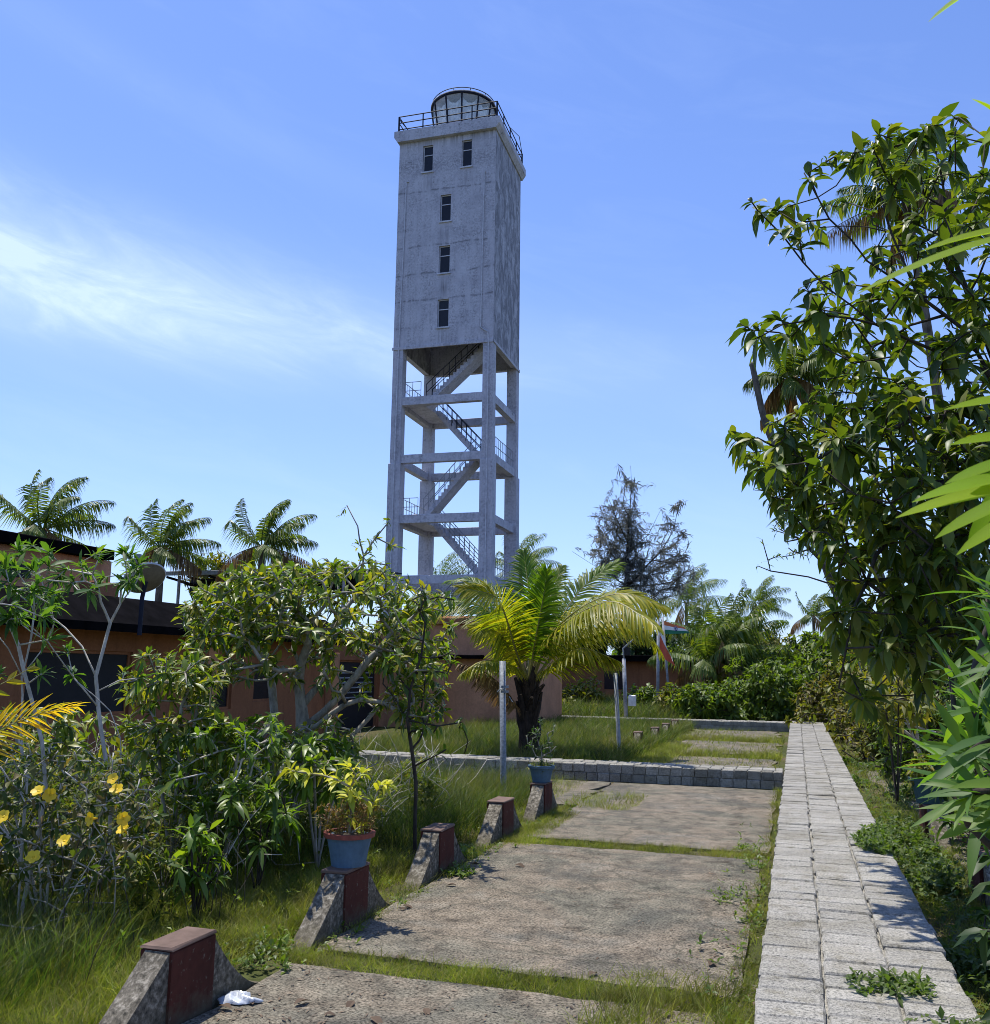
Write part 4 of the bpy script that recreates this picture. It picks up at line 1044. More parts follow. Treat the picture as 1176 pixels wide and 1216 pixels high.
# yellow frond tips reaching in from the left border
t = thing('coconut_sapling', 'yellowing coconut fronds poking in at the left border', 'palm', gnd(P(-120, 1000, 5.2)))
ml, mr = MB(), MB()
frond(ml, mr, frond_pts([t.location[:], P(-110, 930, 5.2), P(-40, 885, 5.2), P(40, 850, 5.3), P(95, 838, 5.4)]), .34, .013, 62, .016, .25, .3, .1, side_ref=[.2, .9, .4])
ml.build('frond', leafmat('yellow_frond', [(.30, .22, .03), (.42, .30, .04), (.25, .24, .04)], .4, .45), t, world=True); mr.build('frond_rib', M_rachis, t, world=True)
ml, mr = MB(), MB()
frond(ml, mr, frond_pts([t.location[:], P(-110, 900, 5.0), P(-50, 840, 5.0), P(10, 808, 5.0), P(42, 790, 5.0)]), .22, .03, 16, .014, .3, .2, .2, side_ref=[.2, .9, .4])
ml.build('frond', L_palm, t, world=True); mr.build('frond_rib', M_rachis, t, world=True)

# ------------------------------------------------------------------ potted plants
t = thing('potted_plant', 'yellow leaved croton in a blue pot with red rim on the second pedestal', 'potted plant', (-3.27, 6.64, .43))
pot(t, .178, .22, 0, M_potblue)
pc = np.array([-3.27, 6.64, .65])
tg = np.array(px([(405, 935), (412, 905), (395, 925), (440, 925), (450, 930), (428, 950), (415, 960), (440, 960), (420, 915), (455, 925), (432, 975), (385, 920), (408, 945), (445, 945), (362, 918), (340, 915), (345, 920)], 7.35)) + rng.normal(0, .03, (17, 3))
wood, tips, td = grow([[pc, pc + [.0, 0, .2]]], tg, .012, .004, step=.08, jit=.1)
wood.build('stem', M_bark_grey, t, world=True); q = MB(); q.smooth = True; rosettes(q, tips, td, 11, .11, .03, (15, 85), .4, back=.06); q.build('foliage', L_yel, t, world=True)
tg = ellip(pc + [0, 0, .13], [.27, .27, .16], 130, .2); tg = tg[tg[:, 2] > .62]
wood, tips, td = grow([[pc, pc + [0, 0, .05]]], tg, .006, .002, step=.07, jit=.2, sides=4)
wood.build('wiry_stem', leafmat('wiry_stem', [(.14, .09, .05), (.10, .09, .04)], .1, .7), t, world=True); q = MB(); rosettes(q, tips, td, 7, .04, .012, (20, 110), .2, back=.09, rows=3); q.build('wiry_foliage', L_redw, t, world=True)
t = thing('potted_plant', 'thin twiggy plant in a small blue pot on the pedestal nearest the wall', 'potted plant', (-3.28, 12.3, .43))
pot(t, .165, .19, 0, M_potblue, M_potblue); pc = np.array([-3.28, 12.3, .62])
tg = ellip(pc + [0, 0, .35], [.22, .2, .35], 40, .3)
wood, tips, td = grow([[pc, pc + [0, 0, .2]]], tg, .012, .003, step=.1, jit=.15, sides=4); wood.build('stem', M_bark_grey, t, world=True); q = MB(); rosettes(q, tips, td, 5, .06, .022, back=.06); q.build('foliage', L_dark, t, world=True)
q = MB(); tg = ellip(pc + [0, 0, .02], [.2, .2, .08], 90, 0); rosettes(q, tg, unit(rng.normal(0, .4, (90, 3)) + [0, 0, 1]), 5, .05, .012, rows=3); q.build('ground_cover', L_grassy, t, world=True)
t = thing('potted_plant', 'teal pot with leafy plant at the right edge of the walkway', 'potted plant', (1.42, 12.15, .43))
pot(t, .21, .26, 0, M_potteal, M_potteal); pc = np.array([1.42, 12.15, .7]); tg = ellip(pc + [.05, 0, .1], [.35, .25, .2], 60, .2)
wood, tips, td = grow([[pc, pc + [0, 0, .08]]], tg, .01, .003, step=.08, jit=.12, sides=4); wood.build('stem', M_bark_grey, t, world=True); q = MB(); rosettes(q, tips, td, 7, .12, .05, droop=.5, back=.06); q.build('foliage', L_bush[1], t, world=True)
t = thing('dried_plant', 'dead wiry red plant on top of the dark pedestal right of the walkway', 'plant', (1.48, 9.15, .43)); pc = np.array([1.48, 9.15, .43]); tg = ellip(pc + [0, 0, .12], [.26, .24, .16], 120, .2); tg = tg[tg[:, 2] > .45]
wood, tips, td = grow([[pc, pc + [0, 0, .05]]], tg, .008, .003, step=.07, jit=.25, sides=4); wood.build('stem', simple('dead_red_stem', (.11, .035, .022), .8), t, world=True); q = MB(); rosettes(q, tips, td, 2, .04, .01, rows=3); q.build('foliage', L_redw, t, world=True)

# ------------------------------------------------------------------ young coconut palm
d = 19.6
bp = gnd(P(628, 900, d)); tp_ = P(628, 812, d)
yp = thing('young_coconut_palm', 'young coconut palm with big yellow green fronds and stumpy dark trunk', 'palm', bp)
q = MB(); q.smooth = True; zz = np.linspace(0, 1, 9); q.tube(np.stack([bp[0] + 0 * zz, bp[1] + 0 * zz, zz * tp_[2]], 1), [.28, .24, .21, .2, .19, .18, .16, .13, .08], 14); q.build('trunk', M_palmfibre, yp, world=True)
q = MB()
for k in range(20):
    a = k * 2.4; z = .5 + 1.25 * k / 20; rr = .2 - .03 * z; c = np.array([bp[0] + rr * cos(a), bp[1] + rr * sin(a), z]); o_ = np.array([cos(a), sin(a), 0])
    q.tube([c - o_ * .1 - [0, 0, .15], c + [0, 0, .1], c + o_ * rng.uniform(.05, .2) + [0, 0, rng.uniform(.2, .5)]], [.11, .08, .03], 6)
q.build('leaf_base', M_palmfibre, yp, world=True)
L_palm2 = leafmat('sunlit_coconut_leaflet', [(.13, .175, .012), (.22, .24, .018), (.33, .31, .022), (.43, .37, .03)], .5, .42, .35, (1.7, 1.8, .45))
FR = [  # control points (px), distances, leaflet length, mat, hang
    ([(628, 812), (630, 760), (628, 705), (622, 655)], [0, .1, .5, 1.0], .95, 0, .0, [0, -1, .15]),
    ([(630, 812), (645, 765), (690, 722), (740, 705), (792, 722)], [0, -.3, -.7, -1.0, -1.2], .85, 1, .25, [.1, -.5, .9]),
    ([(626, 812), (612, 770), (597, 722), (583, 706), (545, 698)], [0, -.5, -1.1, -1.5, -1.7], .80, 1, .1, [.1, -.8, .5]),
    ([(630, 812), (648, 770), (672, 725), (700, 690), (735, 668)], [0, .2, .6, 1.0, 1.3], .8, 0, .05, [0, -.8, .6]),
    ([(628, 812), (612, 765), (585, 735), (545, 722), (515, 735)], [0, .3, .7, 1.0, 1.2], .7, 1, .2, [0, -.3, .95]),
    ([(630, 815), (660, 775), (710, 748), (760, 750), (785, 775)], [0, .4, .9, 1.3, 1.6], .75, 1, .3, [0, -.2, .95]),
    ([(627, 812), (640, 755), (655, 705), (668, 672)], [0, .6, 1.2, 1.8], .75, 0, .0, [.2, -1, .2]),
    ([(627, 815), (605, 790), (575, 785), (548, 800)], [0, -.6, -1.1, -1.4], .55, 1, .4, [0, 0, 1]),
    ([(630, 812), (658, 790), (690, 770), (735, 785)], [0, -.5, -1.0, -1.2], .7, 2, .5, [0, 0, 1]),
    ([(624, 860), (612, 838), (596, 815), (570, 795), (545, 788)], [0, -.2, -.4, -.6, -.7], .42, 3, .9, [0, 0, 1]),
    ([(628, 812), (622, 760), (600, 715), (560, 690), (530, 690)], [0, .8, 1.6, 2.2, 2.6], .75, 0, .1, [0, -.4, .9]),
    ([(630, 812), (660, 750), (720, 715), (760, 730), (780, 745)], [0, -.8, -1.6, -2.2, -2.6], .8, 1, .3, [0, -.3, .95]),
    ([(629, 812), (655, 760), (700, 735), (742, 735), (770, 755)], [0, -.1, -.2, -.3, -.3], .75, 1, .35, [.1, -.6, .8]),
    ([(630, 812), (668, 765), (715, 712), (752, 706), (776, 728)], [0, .3, .5, .5, .4], .8, 1, .3, [0, -.4, .9]),
    ([(627, 812), (605, 760), (575, 722), (540, 715), (512, 725)], [0, .1, 0, -.1, -.2], .7, 0, .2, [0, -.4, .9]),
    ([(627, 812), (608, 775), (590, 750), (560, 745)], [0, -.4, -.9, -1.2], .7, 1, .2, [.1, -.8, .5]),
    ([(628, 812), (636, 760), (645, 712), (650, 675)], [0, -.4, -.7, -.8], .85, 0, .0, [-.2, -1, .1])]
FM = [L_palmg, L_palm2, L_palm2, L_palmdead]
for c, dd, L_, mi, hg, sref in FR:
    ml, mr = MB(), MB(); ml.smooth = True
    frond(ml, mr, frond_pts([P(x_, y_, d + k) for (x_, y_), k in zip(c, dd)]), L_ * 1.2, .05, 74, .045, .22, .55, .25, sref, hg)
    f = ml.build('frond', FM[mi], yp, world=True); f2 = mr.build('frond_rib', M_rachisd if mi == 3 else M_rachis, f); f2.location = [-x for x in bp]

# ------------------------------------------------------------------ coconut palms further off
def palm(label, crown_px, dist, fl, nf, seed, group, lean=(0, 0), wind=(.25, .1, 0), mat=None, tr=.14, el=(88, -24), npair=46, w=.06, dead=3, zmin=0, name='coconut_palm', Lf=.36):
    global rng
    keep = rng; rng = np.random.default_rng(seed)
    c = P(*crown_px, dist); b_ = np.array([c[0] + lean[0], c[1] + lean[1], 0.0])
    t = thing(name, label, 'palm', b_, 0, group)
    q = MB(); q.smooth = True; s_ = np.linspace(0, 1, 12)[:, None]; pts = b_ + (c - b_) * s_; pts[:, :2] = b_[:2] + (c - b_)[:2] * s_ ** 1.8
    q.tube(pts, np.linspace(tr * 1.25, tr * .8, 12), 9); q.build('trunk', M_palmtrunk, t, world=True)
    for k in range(nf):
        a = k * 2.39996 + rng.uniform(-.2, .2); e0 = radians(el[0] + (el[1] - el[0]) * (k / (nf - 1)) + rng.uniform(-8, 8)); L = fl * rng.uniform(.85, 1.1)
        p = c + np.array([cos(a), sin(a), 0]) * .1; pts = [p.copy()]; e = e0; dirv = np.array([cos(a) * cos(e), sin(a) * cos(e), sin(e)])
        for j in range(9):
            dirv = unit(dirv + np.array([wind[0], wind[1], -.085 - .014 * j]) * .75 * (.3 + j / 9)); p = p + dirv * L / 9; pts.append(p.copy())
        isd = k >= nf - dead
        ml = MB(); frond(ml, ml, frond_pts(pts, 16), fl * Lf, w, npair, .035 * tr / .17, .12, 1.1, .12 if not isd else -.3, None, .35 if not isd else .8, rows=3, wind=(wind[0] * .5, wind[1] * .5, 0)); ml.build('dead_frond' if isd else 'frond', L_palmdead if isd else (mat or L_palmfar), t, world=True)
    rng = keep; return t
GP = 'coconut palms beyond the bungalow'
vr = (np.array([cos(CYAW), sin(CYAW), 0]))
wd = tuple(vr * .20 + np.array([0, 0, 0]))
palm('coconut palm at far left above the upper roof', (52, 628), 32, 2.1, 14, 3, GP, wind=wd, mat=L_palmfar, dead=2)
palm('windblown dark coconut palm behind the satellite dish', (193, 650), 36, 2.1, 14, 5, GP, wind=wd, dead=2)
palm('coconut palm with yellow green crown above the steel canopy', (312, 648), 34, 2.1, 14, 8, GP, wind=wd, mat=L_palmfar, dead=3)
palm('coconut palm half hidden behind the right column of the lighthouse', (618, 672), 75, 3.6, 15, 9, GP, wind=wd, dead=1)
palm('low coconut palm seen between the lighthouse columns', (522, 700), 80, 3.8, 15, 10, GP, wind=wd, dead=1)
GB = 'coconut palms beyond the flagpoles'
palm('large coconut palm with long arching fronds rising behind the round bush', (868, 772), 42, 3.2, 16, 12, GB, wind=tuple(vr * .1), el=(88, 12), mat=L_palmfar, dead=1, w=.08)
palm('small far coconut palm standing tallest on the skyline', (902, 716), 95, 3.2, 15, 13, GB, wind=wd, dead=1)
palm('thin far coconut palm close to the hanging mango leaves', (966, 731), 80, 2.4, 11, 14, GB, wind=wd, dead=3)
palm('coconut palm crown just right of the casuarina foot', (815, 716), 70, 3.4, 15, 15, GB, wind=wd, dead=1)
palm('low coconut palm with yellow drooping fronds behind the pink house', (845, 785), 40, 2.6, 20, 16, GB, wind=wd, mat=L_palmfar, dead=3, w=.07)
palm('tall coconut palm partly veiled by the mango tree', (940, 448), 24, 1.45, 20, 21, GB, lean=(-vr * -2.6)[:2], wind=wd, dead=4, tr=.12, el=(85, -40))
palm('high coconut palm crown deep inside the mango tree top', (1075, 235), 27, 2.2, 20, 22, GB, lean=(1, 1), wind=(-.1, .0, 0), dead=3)
# dead palm trunk without a crown
dt = 23
t = thing('dead_palm_trunk', 'bare headless palm trunk leaning beside the veiled coconut palm', 'palm trunk', gnd(P(1075, 780, dt)))
q = MB(); q.smooth = True; q.tube(frond_pts([gnd(P(1075, 780, dt)), P(1040, 760, dt), P(995, 705, dt), P(972, 645, dt), P(938, 565, dt), P(910, 505, dt), P(896, 445, dt), P(893, 430, dt)], 26), np.concatenate([np.linspace(.14, .07, 24), [.085, .05]]), 10); q.build('trunk', M_palmtrunk, t, world=True)
tw = gnd(P(1060, 780, 22))
plant('twiggy_tree', 'thin twiggy tree with tiny leaves showing against the sky left of the mango tree', 'tree', [[tw] + px([(1030, 760), (1000, 710), (975, 665), (950, 640)], 22), px([(990, 690), (960, 685), (915, 678), (900, 672)], 22)], np.vstack([crown([(915, 620), (960, 600), (985, 630), (965, 660), (925, 665)], 21.3, 22.7, 50), px([(898, 674), (905, 640), (912, 665)], 22)]), .05, .006, dict(n=5, L=.12, W=.035, pol=(20, 110), back=.2, rows=3), M_bark_dark, L_bush[0], crown_name='crown', wood_name='trunk', gk=dict(step=.3, jit=.12, expo=.6))

# ------------------------------------------------------------------ casuarina
d = 52.0
cb0 = gnd(P(743, 850, d))
limbs = [[cb0] + px([(744, 790), (745, 710), (745, 670), (747, 620), (750, 580), (749, 553)], d),
         px([(745, 690), (765, 675), (785, 655), (800, 630), (806, 600)], [d, d - .5, d - 1, d - 1, d - 1]),
         px([(745, 680), (725, 655), (712, 630), (703, 608)], [d, d + .7, d + 1.2, d + 1.5]),
         px([(745, 690), (720, 680), (700, 668), (680, 655)], [d, d - 1, d - 1.5, d - 2]),
         px([(745, 700), (775, 695), (805, 690), (828, 695)], [d, d + 1, d + 1.5, d + 2]),
         px([(746, 640), (732, 615), (722, 590)], [d, d - .6, d - 1]), px([(746, 660), (770, 635), (785, 605)], [d, d + .8, d + 1.4])]
tg = np.vstack([crown([(748, 550), (754, 580), (757, 610), (765, 645), (745, 690), (728, 650), (735, 600)], d - 1.2, d + 1.2, 90), crown([(745, 680), (770, 640), (790, 640), (802, 600), (812, 598), (822, 650), (830, 690), (810, 712), (770, 712)], d - 2, d + 2, 100),
                crown([(700, 610), (722, 590), (740, 640), (745, 690), (712, 668), (695, 650)], d - 1.8, d + 1.8, 60), crown([(690, 650), (740, 670), (800, 700), (828, 697), (815, 715), (745, 720), (715, 680)], d - 2, d + 2, 34)])
cas, tips, td = plant('casuarina_tree', 'feathery dark grey casuarina tree with an upright spire against the sky', 'tree', limbs, tg, .2, .006, dict(n=58, L=.36, W=.04, pol=(10, 75), droop=.5, back=1.8, rows=3, fold=.1, upz=.3), M_bark_dark, L_casu, crown_name='crown', wood_name='trunk', gk=dict(step=.5, jit=.06, bias=.35, expo=.62, arch=-.05))

# ------------------------------------------------------------------ background bushes and trees
def bgtree(label, cx, top, bot, wpx, d, n, lm, name='tree', cat='tree', L=None, nl=10, W=None, tr=.14, group=None, seed=0, shell=.35):
    global rng
    keep = rng; rng = np.random.default_rng(seed + 100)
    pt = P(cx, top, d); pb2 = P(cx, bot, d); rx_ = wpx * d / FPX / 2; rz_ = max(.25, (pt[2] - max(0, pb2[2])) / 2); c = np.array([pt[0], pt[1], max(0, pb2[2]) + rz_])
    # lumpy crown made of several overlapping lobes
    nlobe = 7; tg = []
    for k in range(nlobe):
        u = unit(rng.normal(size=3)); cc = c + u * np.array([rx_, rx_, rz_]) * rng.uniform(.35, .62); tg.append(ellip(cc, np.array([rx_, rx_, rz_]) * rng.uniform(.36, .58), int(n * 1.7) // nlobe, shell))
    tg = np.vstack(tg); base = gnd(c); L = L or .0060 * d
    if cat == 'bush':
        h_ = pt[2]; u = unit(rng.normal(size=(int(n * 1.5), 3))); u[:, 2] = np.abs(u[:, 2]); k_ = rng.uniform(.45, 1, len(u)) ** .6
        lump = 1 + .22 * np.sin(5 * u[:, 0] + seed) * np.cos(4 * u[:, 1] + 2 * seed) + .12 * np.sin(9 * u[:, 2] + seed)
        tg = np.array([c[0], c[1], .05]) + u * (k_ * lump)[:, None] * np.array([rx_ * 1.05, rx_ * 1.05, h_]); tr = .05
    tg = tg[tg[:, 2] > .08]
    limbs = [[base, base + (c - base) * .6]] + [[base + (c - base) * .5, c + np.array([cos(a), sin(a), rng.uniform(0, .6)]) * np.array([rx_, rx_, rz_]) * .5] for a in np.arange(5) * 1.257 + rng.uniform(0, 1)]
    r = plant(name, label, cat, limbs, tg, tr, .012, dict(n=nl, L=L, W=W or L * .42, pol=(15, 115), droop=.4, back=L * 1.2, rows=3, fold=.3), M_bark_dark, lm, group, 'crown' if cat == 'tree' else 'foliage', 'trunk' if cat == 'tree' else 'stem', gk=dict(step=max(.25, d * .012), jit=.12, bias=.2))
    rng = keep; return r
BB = L_bush
bgtree('round dense dark green bush left of the walkway end', 908, 786, 846, 105, 37, 420, BB[0], 'bush', 'bush', seed=1)
bgtree('mid green leafy bush right behind the flagpoles', 838, 806, 858, 80, 34.5, 300, BB[0], 'bush', 'bush', seed=2)
bgtree('small light bush between the lamp post and the flagpoles', 800, 815, 852, 42, 36, 130, BB[1], 'bush', 'bush', seed=3)
bgtree('low olive bush to the right of the round dense bush', 985, 795, 862, 75, 34, 240, BB[2], 'bush', 'bush', seed=4)
bgtree('brown twiggy bush right of the far end of the walkway', 1030, 790, 868, 85, 28, 260, BB[2], 'bush', 'bush', seed=5, L=.16, W=.05)
bgtree('yellow green bush under the hanging mango leaves', 1060, 790, 880, 110, 22, 260, BB[1], 'bush', 'bush', seed=6)
bgtree('yellowish tree with thin foliage behind the round bush', 905, 738, 812, 110, 48, 320, BB[1], seed=7)
bgtree('dark bushy tree at the right of the yellowish tree', 985, 733, 815, 115, 44, 380, BB[0], seed=8)
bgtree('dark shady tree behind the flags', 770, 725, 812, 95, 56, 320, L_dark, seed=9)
bgtree('green tree left of the big arching coconut palm', 822, 738, 810, 70, 54, 240, BB[0], seed=10)
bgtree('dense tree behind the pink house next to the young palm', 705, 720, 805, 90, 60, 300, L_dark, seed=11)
bgtree('reddish brown topped tree on the skyline near the casuarina', 835, 722, 780, 60, 72, 170, BB[2], seed=12)
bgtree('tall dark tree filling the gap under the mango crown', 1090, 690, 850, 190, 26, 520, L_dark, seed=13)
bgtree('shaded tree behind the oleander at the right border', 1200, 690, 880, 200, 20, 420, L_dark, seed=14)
bgtree('olive tree behind the twiggy bush on the right', 1010, 745, 840, 120, 36, 300, BB[0], seed=15)
bgtree('low tree behind the wing of the bungalow beside the far house', 660, 748, 815, 70, 62, 200, BB[0], seed=16)
bgtree('pale tree far behind the steel canopy', 250, 652, 720, 120, 60, 220, BB[1], seed=17)
bgtree('yellow green bush near the base of the casuarina', 868, 765, 830, 70, 50, 200, BB[1], 'bush', 'bush', seed=18)
bgtree('low green hedge bush before the pink house at left', 690, 812, 846, 75, 40, 220, BB[1], 'bush', 'bush', seed=19)
bgtree('low green hedge bush before the pink house near the lamp post', 765, 815, 850, 60, 39, 200, BB[0], 'bush', 'bush', seed=20)
tg = np.array([P(x_, rng.uniform(764, 800), dd) for x_, dd in zip(rng.uniform(-80, 1320, 2600), rng.uniform(85, 150, 2600))])
tg[:, 2] = np.minimum(tg[:, 2], 1.9 + 4.2 * np.clip(.55 + .45 * np.sin(tg[:, 0] * .21) * np.cos(tg[:, 1] * .13), .2, 1)) * rng.uniform(.3, 1, len(tg))
q = MB(); q.smooth = True; rosettes(q, tg, unit(rng.normal(0, .5, tg.shape) + [0, 0, 1]), 12, 1.1, .45, (15, 110), .4, back=.8, rows=3)
o = q.build('distant_trees', L_bush[0]); tag(o, 'continuous far off belt of low green trees along the horizon', 'trees', None, 'stuff')
bgtree('wide leafy green thicket filling the gap behind the round dense bush', 945, 772, 835, 150, 41, 420, BB[0], 'bush', 'bush', seed=31)
bgtree('sunny yellow green shrub mass behind the brown twiggy bush', 1045, 770, 850, 150, 33, 420, BB[1], 'bush', 'bush', seed=32)
bgtree('pale green shrub beside the low yellow fronded palm', 870, 790, 842, 70, 40, 260, BB[1], 'bush', 'bush', seed=33)
bgtree('dense green shrub just behind the fallen pale branches', 1090, 800, 885, 110, 19, 360, BB[0], 'bush', 'bush', seed=34)
bgtree('low leafy clump right of the distant red pedestal', 1060, 845, 885, 60, 23, 220, BB[1], 'bush', 'bush', seed=35)
# spiky plant beside the lamp post
sp0 = Gz(762, 850); t = thing('spiky_plant', 'small spiky green agave like plant beside the lamp post foot', 'plant', sp0)
q = MB(); rosettes(q, np.array([sp0 + [0, 0, .1]]), np.array([[0, 0, 1.0]]), 34, 1.0, .09, (10, 80), .3, back=.05, rows=5); q.build('leaf_rosette', L_shrub, t, world=True)

# ------------------------------------------------------------------ mango tree on the right
d = 8.6
mb0 = gnd(P(1330, 900, d))
fork = P(1215, 520, d)
limbs = [[mb0] + [P(1300, 700, d), P(1250, 590, d), fork],
         [fork] + px([(1150, 395), (1090, 350), (1030, 310), (985, 260), (955, 205)], [d, d - .2, d - .4, d - .5, d - .6, d - .6]),
         [fork] + px([(1170, 440), (1120, 420), (1040, 385), (985, 375), (930, 385)], [d, d - .4, d - .6, d - .8, d - 1, d - 1.1]),
         [fork] + px([(1170, 400), (1130, 300), (1120, 220), (1105, 160)], [d, d + .2, d + .4, d + .5]),
         [fork] + px([(1140, 490), (1080, 500), (1020, 525), (960, 550), (900, 520)], [d, d - .5, d - .8, d - .9, d - 1.0]),
         [fork] + px([(1150, 560), (1090, 590), (1040, 660), (1015, 720), (1005, 770)], [d, d - .6, d - 1, d - 1.2, d - 1.3]),
         [fork] + px([(1180, 600), (1130, 680), (1090, 740), (1060, 790)], [d, d + .2, d + .4, d + .4]),
         px([(1090, 350), (1060, 280), (1040, 215), (1050, 170)], [d - .4, d - .3, d - .2, d - .2]), px([(1040, 385), (980, 340), (930, 280), (900, 250)], [d - .8, d - .7, d - .7, d - .7]),
         px([(1120, 300), (1165, 230), (1170, 170)], [d + .2, d + .6, d + .8]), [fork] + px([(1230, 420), (1240, 300), (1230, 200)], [d + .4, d + .8, d + 1])]
crp = [(1085, 140), (1050, 165), (1010, 170), (985, 200), (950, 225), (893, 245), (905, 270), (945, 285), (960, 330), (930, 370), (880, 385), (885, 405), (930, 420), (960, 440), (940, 480), (905, 510), (868, 515), (872, 545), (905, 580), (935, 620), (975, 650), (975, 720), (985, 790), (1020, 840), (1080, 840), (1150, 800), (1200, 780), (1300, 700), (1320, 300), (1240, 150), (1150, 135)]
tg = np.vstack([crown(crp, 7.4, 10.6, 330), crown([(960, 470), (1176, 440), (1200, 760), (1040, 790), (985, 720), (960, 640), (880, 540)], 7.0, 9.6, 400), crown([(1010, 180), (1176, 150), (1200, 440), (1040, 440), (960, 360), (1060, 260)], 7.6, 9.8, 70),
                px([(893, 240), (905, 255), (880, 385), (893, 392), (868, 512), (878, 525), (900, 560), (915, 590), (960, 205), (985, 190), (1000, 180), (1045, 160), (1060, 165), (1100, 150), (1120, 148), (1010, 800), (1030, 830), (990, 760), (940, 270), (925, 395), (940, 400)], 7.8)])
plant('mango_tree', 'large mango tree with dark hanging leaves and bare twisting branches filling the right side', 'tree', limbs, tg, .095, .005, dict(n=10, L=.165, W=.060, pol=(30, 110), droop=.45, dz=.2, back=.12, fold=.35, rows=5, upz=.75, var=.3), M_bark_dark, L_mango, crown_name='crown', wood_name='trunk', gk=dict(step=.2, jit=.15, bias=.2, expo=.66))

# ------------------------------------------------------------------ oleander in the right foreground
ob = np.array([1.75, 3.0, 0.0])
ol = thing('oleander', 'oleander with long narrow bright leaves at the right border of the foreground', 'shrub', ob)
def R3(x, y, d): return P(x, y, d)
tg = np.array([R3(1150, 822, 3.3), R3(1160, 850, 3.2), R3(1128, 790, 3.8), R3(1176, 735, 3.4), R3(1120, 905, 3.4), R3(1150, 895, 3.0), R3(1176, 800, 2.8), R3(1185, 870, 2.8), R3(1140, 925, 3.6), R3(1190, 700, 3.0), R3(1200, 760, 2.9), R3(1165, 780, 3.6), R3(1135, 860, 3.8)] + [R3(rng.uniform(1150, 1330), rng.uniform(700, 1000), rng.uniform(2.6, 4.2)) for _ in range(40)])
limbs = [[ob, ob + [-.1, .1, .5], R3(1165, 900, 3.3)], [ob, ob + [.1, 0, .7], ob + [.1, .2, 1.3], R3(1210, 760, 3.1)], [ob, ob + [-.2, .5, .4], R3(1150, 980, 3.6), R3(1125, 920, 3.7)], [ob, ob + [.4, .3, 1.2]]]
wood, tips, td = grow(limbs, tg, .03, .005, step=.12, jit=.08); wood.build('stem', M_bark_dark, ol, world=True)
td = unit(td + np.array([-.25, -.1, .3])); q = MB(); q.smooth = True; rosettes(q, tips, td, 14, .17, .029, (10, 85), .2, back=.09, rows=5, fold=.2, upz=.5); q.build('foliage', L_olean, ol, world=True)
# a second oleander right beside the viewer, its branch ends reach into the frame
ob2 = np.array([1.6, .55, 0.0])
ol2 = thing('oleander', 'sunlit oleander branch ends right in front of the viewer at the right border', 'shrub', ob2)
spec = [((1235, 272), (1010, 325), 1.05), ((1240, 268), (1090, 282), 1.08), ((1300, 470), (1120, 467), 1.1), ((1245, 520), (1128, 515), 1.15), ((1250, 560), (1080, 578), 1.12), ((1245, 575), (1060, 595), 1.13), ((1250, 540), (1120, 560), 1.1), ((1240, 580), (1105, 625), 1.2), ((1260, 590), (1130, 645), 1.22),
        ((1210, -40), (1098, 12), 1.1), ((1200, 150), (1158, 110), 1.1), ((1215, 140), (1165, 165), 1.2), ((1230, 530), (1140, 640), 1.3)]
q = MB(); q.smooth = True
p0 = np.array([P(*a, dd) for a, b, dd in spec]); p1 = np.array([P(*b, dd - .03) for a, b, dd in spec]); v = p1 - p0
q.leaves(p0, v, np.repeat([[-.15, -.55, .8]], len(spec), 0), np.linalg.norm(v, axis=1), .03, .06, .25, 9, ([0, .15, .4, .7, .9, 1], [.25, .7, 1, .85, .45, .05]))
ends = np.array([P(1250, 270, 1.08), P(1260, 560, 1.13), P(1310, 468, 1.12), P(1225, -40, 1.12), P(1225, 150, 1.15)])
rosettes(q, ends, unit(np.repeat([[.9, .2, .35]], len(ends), 0)), 9, .13, .022, (15, 55), .3, back=.05, rows=6)
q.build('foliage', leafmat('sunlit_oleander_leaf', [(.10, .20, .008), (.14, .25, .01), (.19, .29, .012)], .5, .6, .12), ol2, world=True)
wood, tips, td = grow([[ob2, ob2 + [-.1, .1, 1.0], ob2 + [-.1, .15, 1.8]]], ends, .022, .006, step=.12, jit=.04); wood.build('stem', M_bark_dark, ol2, world=True)

# undergrowth beside the walkway on the right
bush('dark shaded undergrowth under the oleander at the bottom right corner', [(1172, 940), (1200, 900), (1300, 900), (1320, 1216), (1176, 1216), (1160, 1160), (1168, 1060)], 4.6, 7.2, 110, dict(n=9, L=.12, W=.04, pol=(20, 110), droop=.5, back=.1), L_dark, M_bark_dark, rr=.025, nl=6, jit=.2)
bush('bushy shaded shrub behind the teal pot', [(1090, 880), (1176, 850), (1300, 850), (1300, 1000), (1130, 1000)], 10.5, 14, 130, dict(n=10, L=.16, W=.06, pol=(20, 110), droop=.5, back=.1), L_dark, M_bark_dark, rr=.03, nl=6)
bush('yellowing drooping leaves above the distant pots right of the walkway', [(1010, 790), (1090, 780), (1110, 850), (1060, 870), (1020, 840)], 13.5, 17, 90, dict(n=9, L=.22, W=.06, pol=(30, 110), droop=.7, back=.12), BB[1], M_bark_dark, rr=.02, jit=.15)
t = thing('fallen_branch', 'bare pale dead branches leaning under the mango tree', 'branch', gnd(P(1085, 890, 17)))
q = MB(); q.smooth = True
for (x0, y0), (x1, y1) in [((1030, 828), (1100, 890)), ((1045, 850), (1110, 870)), ((1060, 815), (1095, 900)), ((1085, 800), (1090, 880)), ((1050, 835), (1085, 860))]:
    a, b_ = P(x0, y0, 16.5), P(x1, y1, 17.2); m_ = (a + b_) / 2 + rng.normal(0, .12, 3); q.tube(frond_pts([a, m_, b_], 10), np.linspace(.012, .03, 10), 5)
q.build('twig', M_bark_pale, t, world=True)

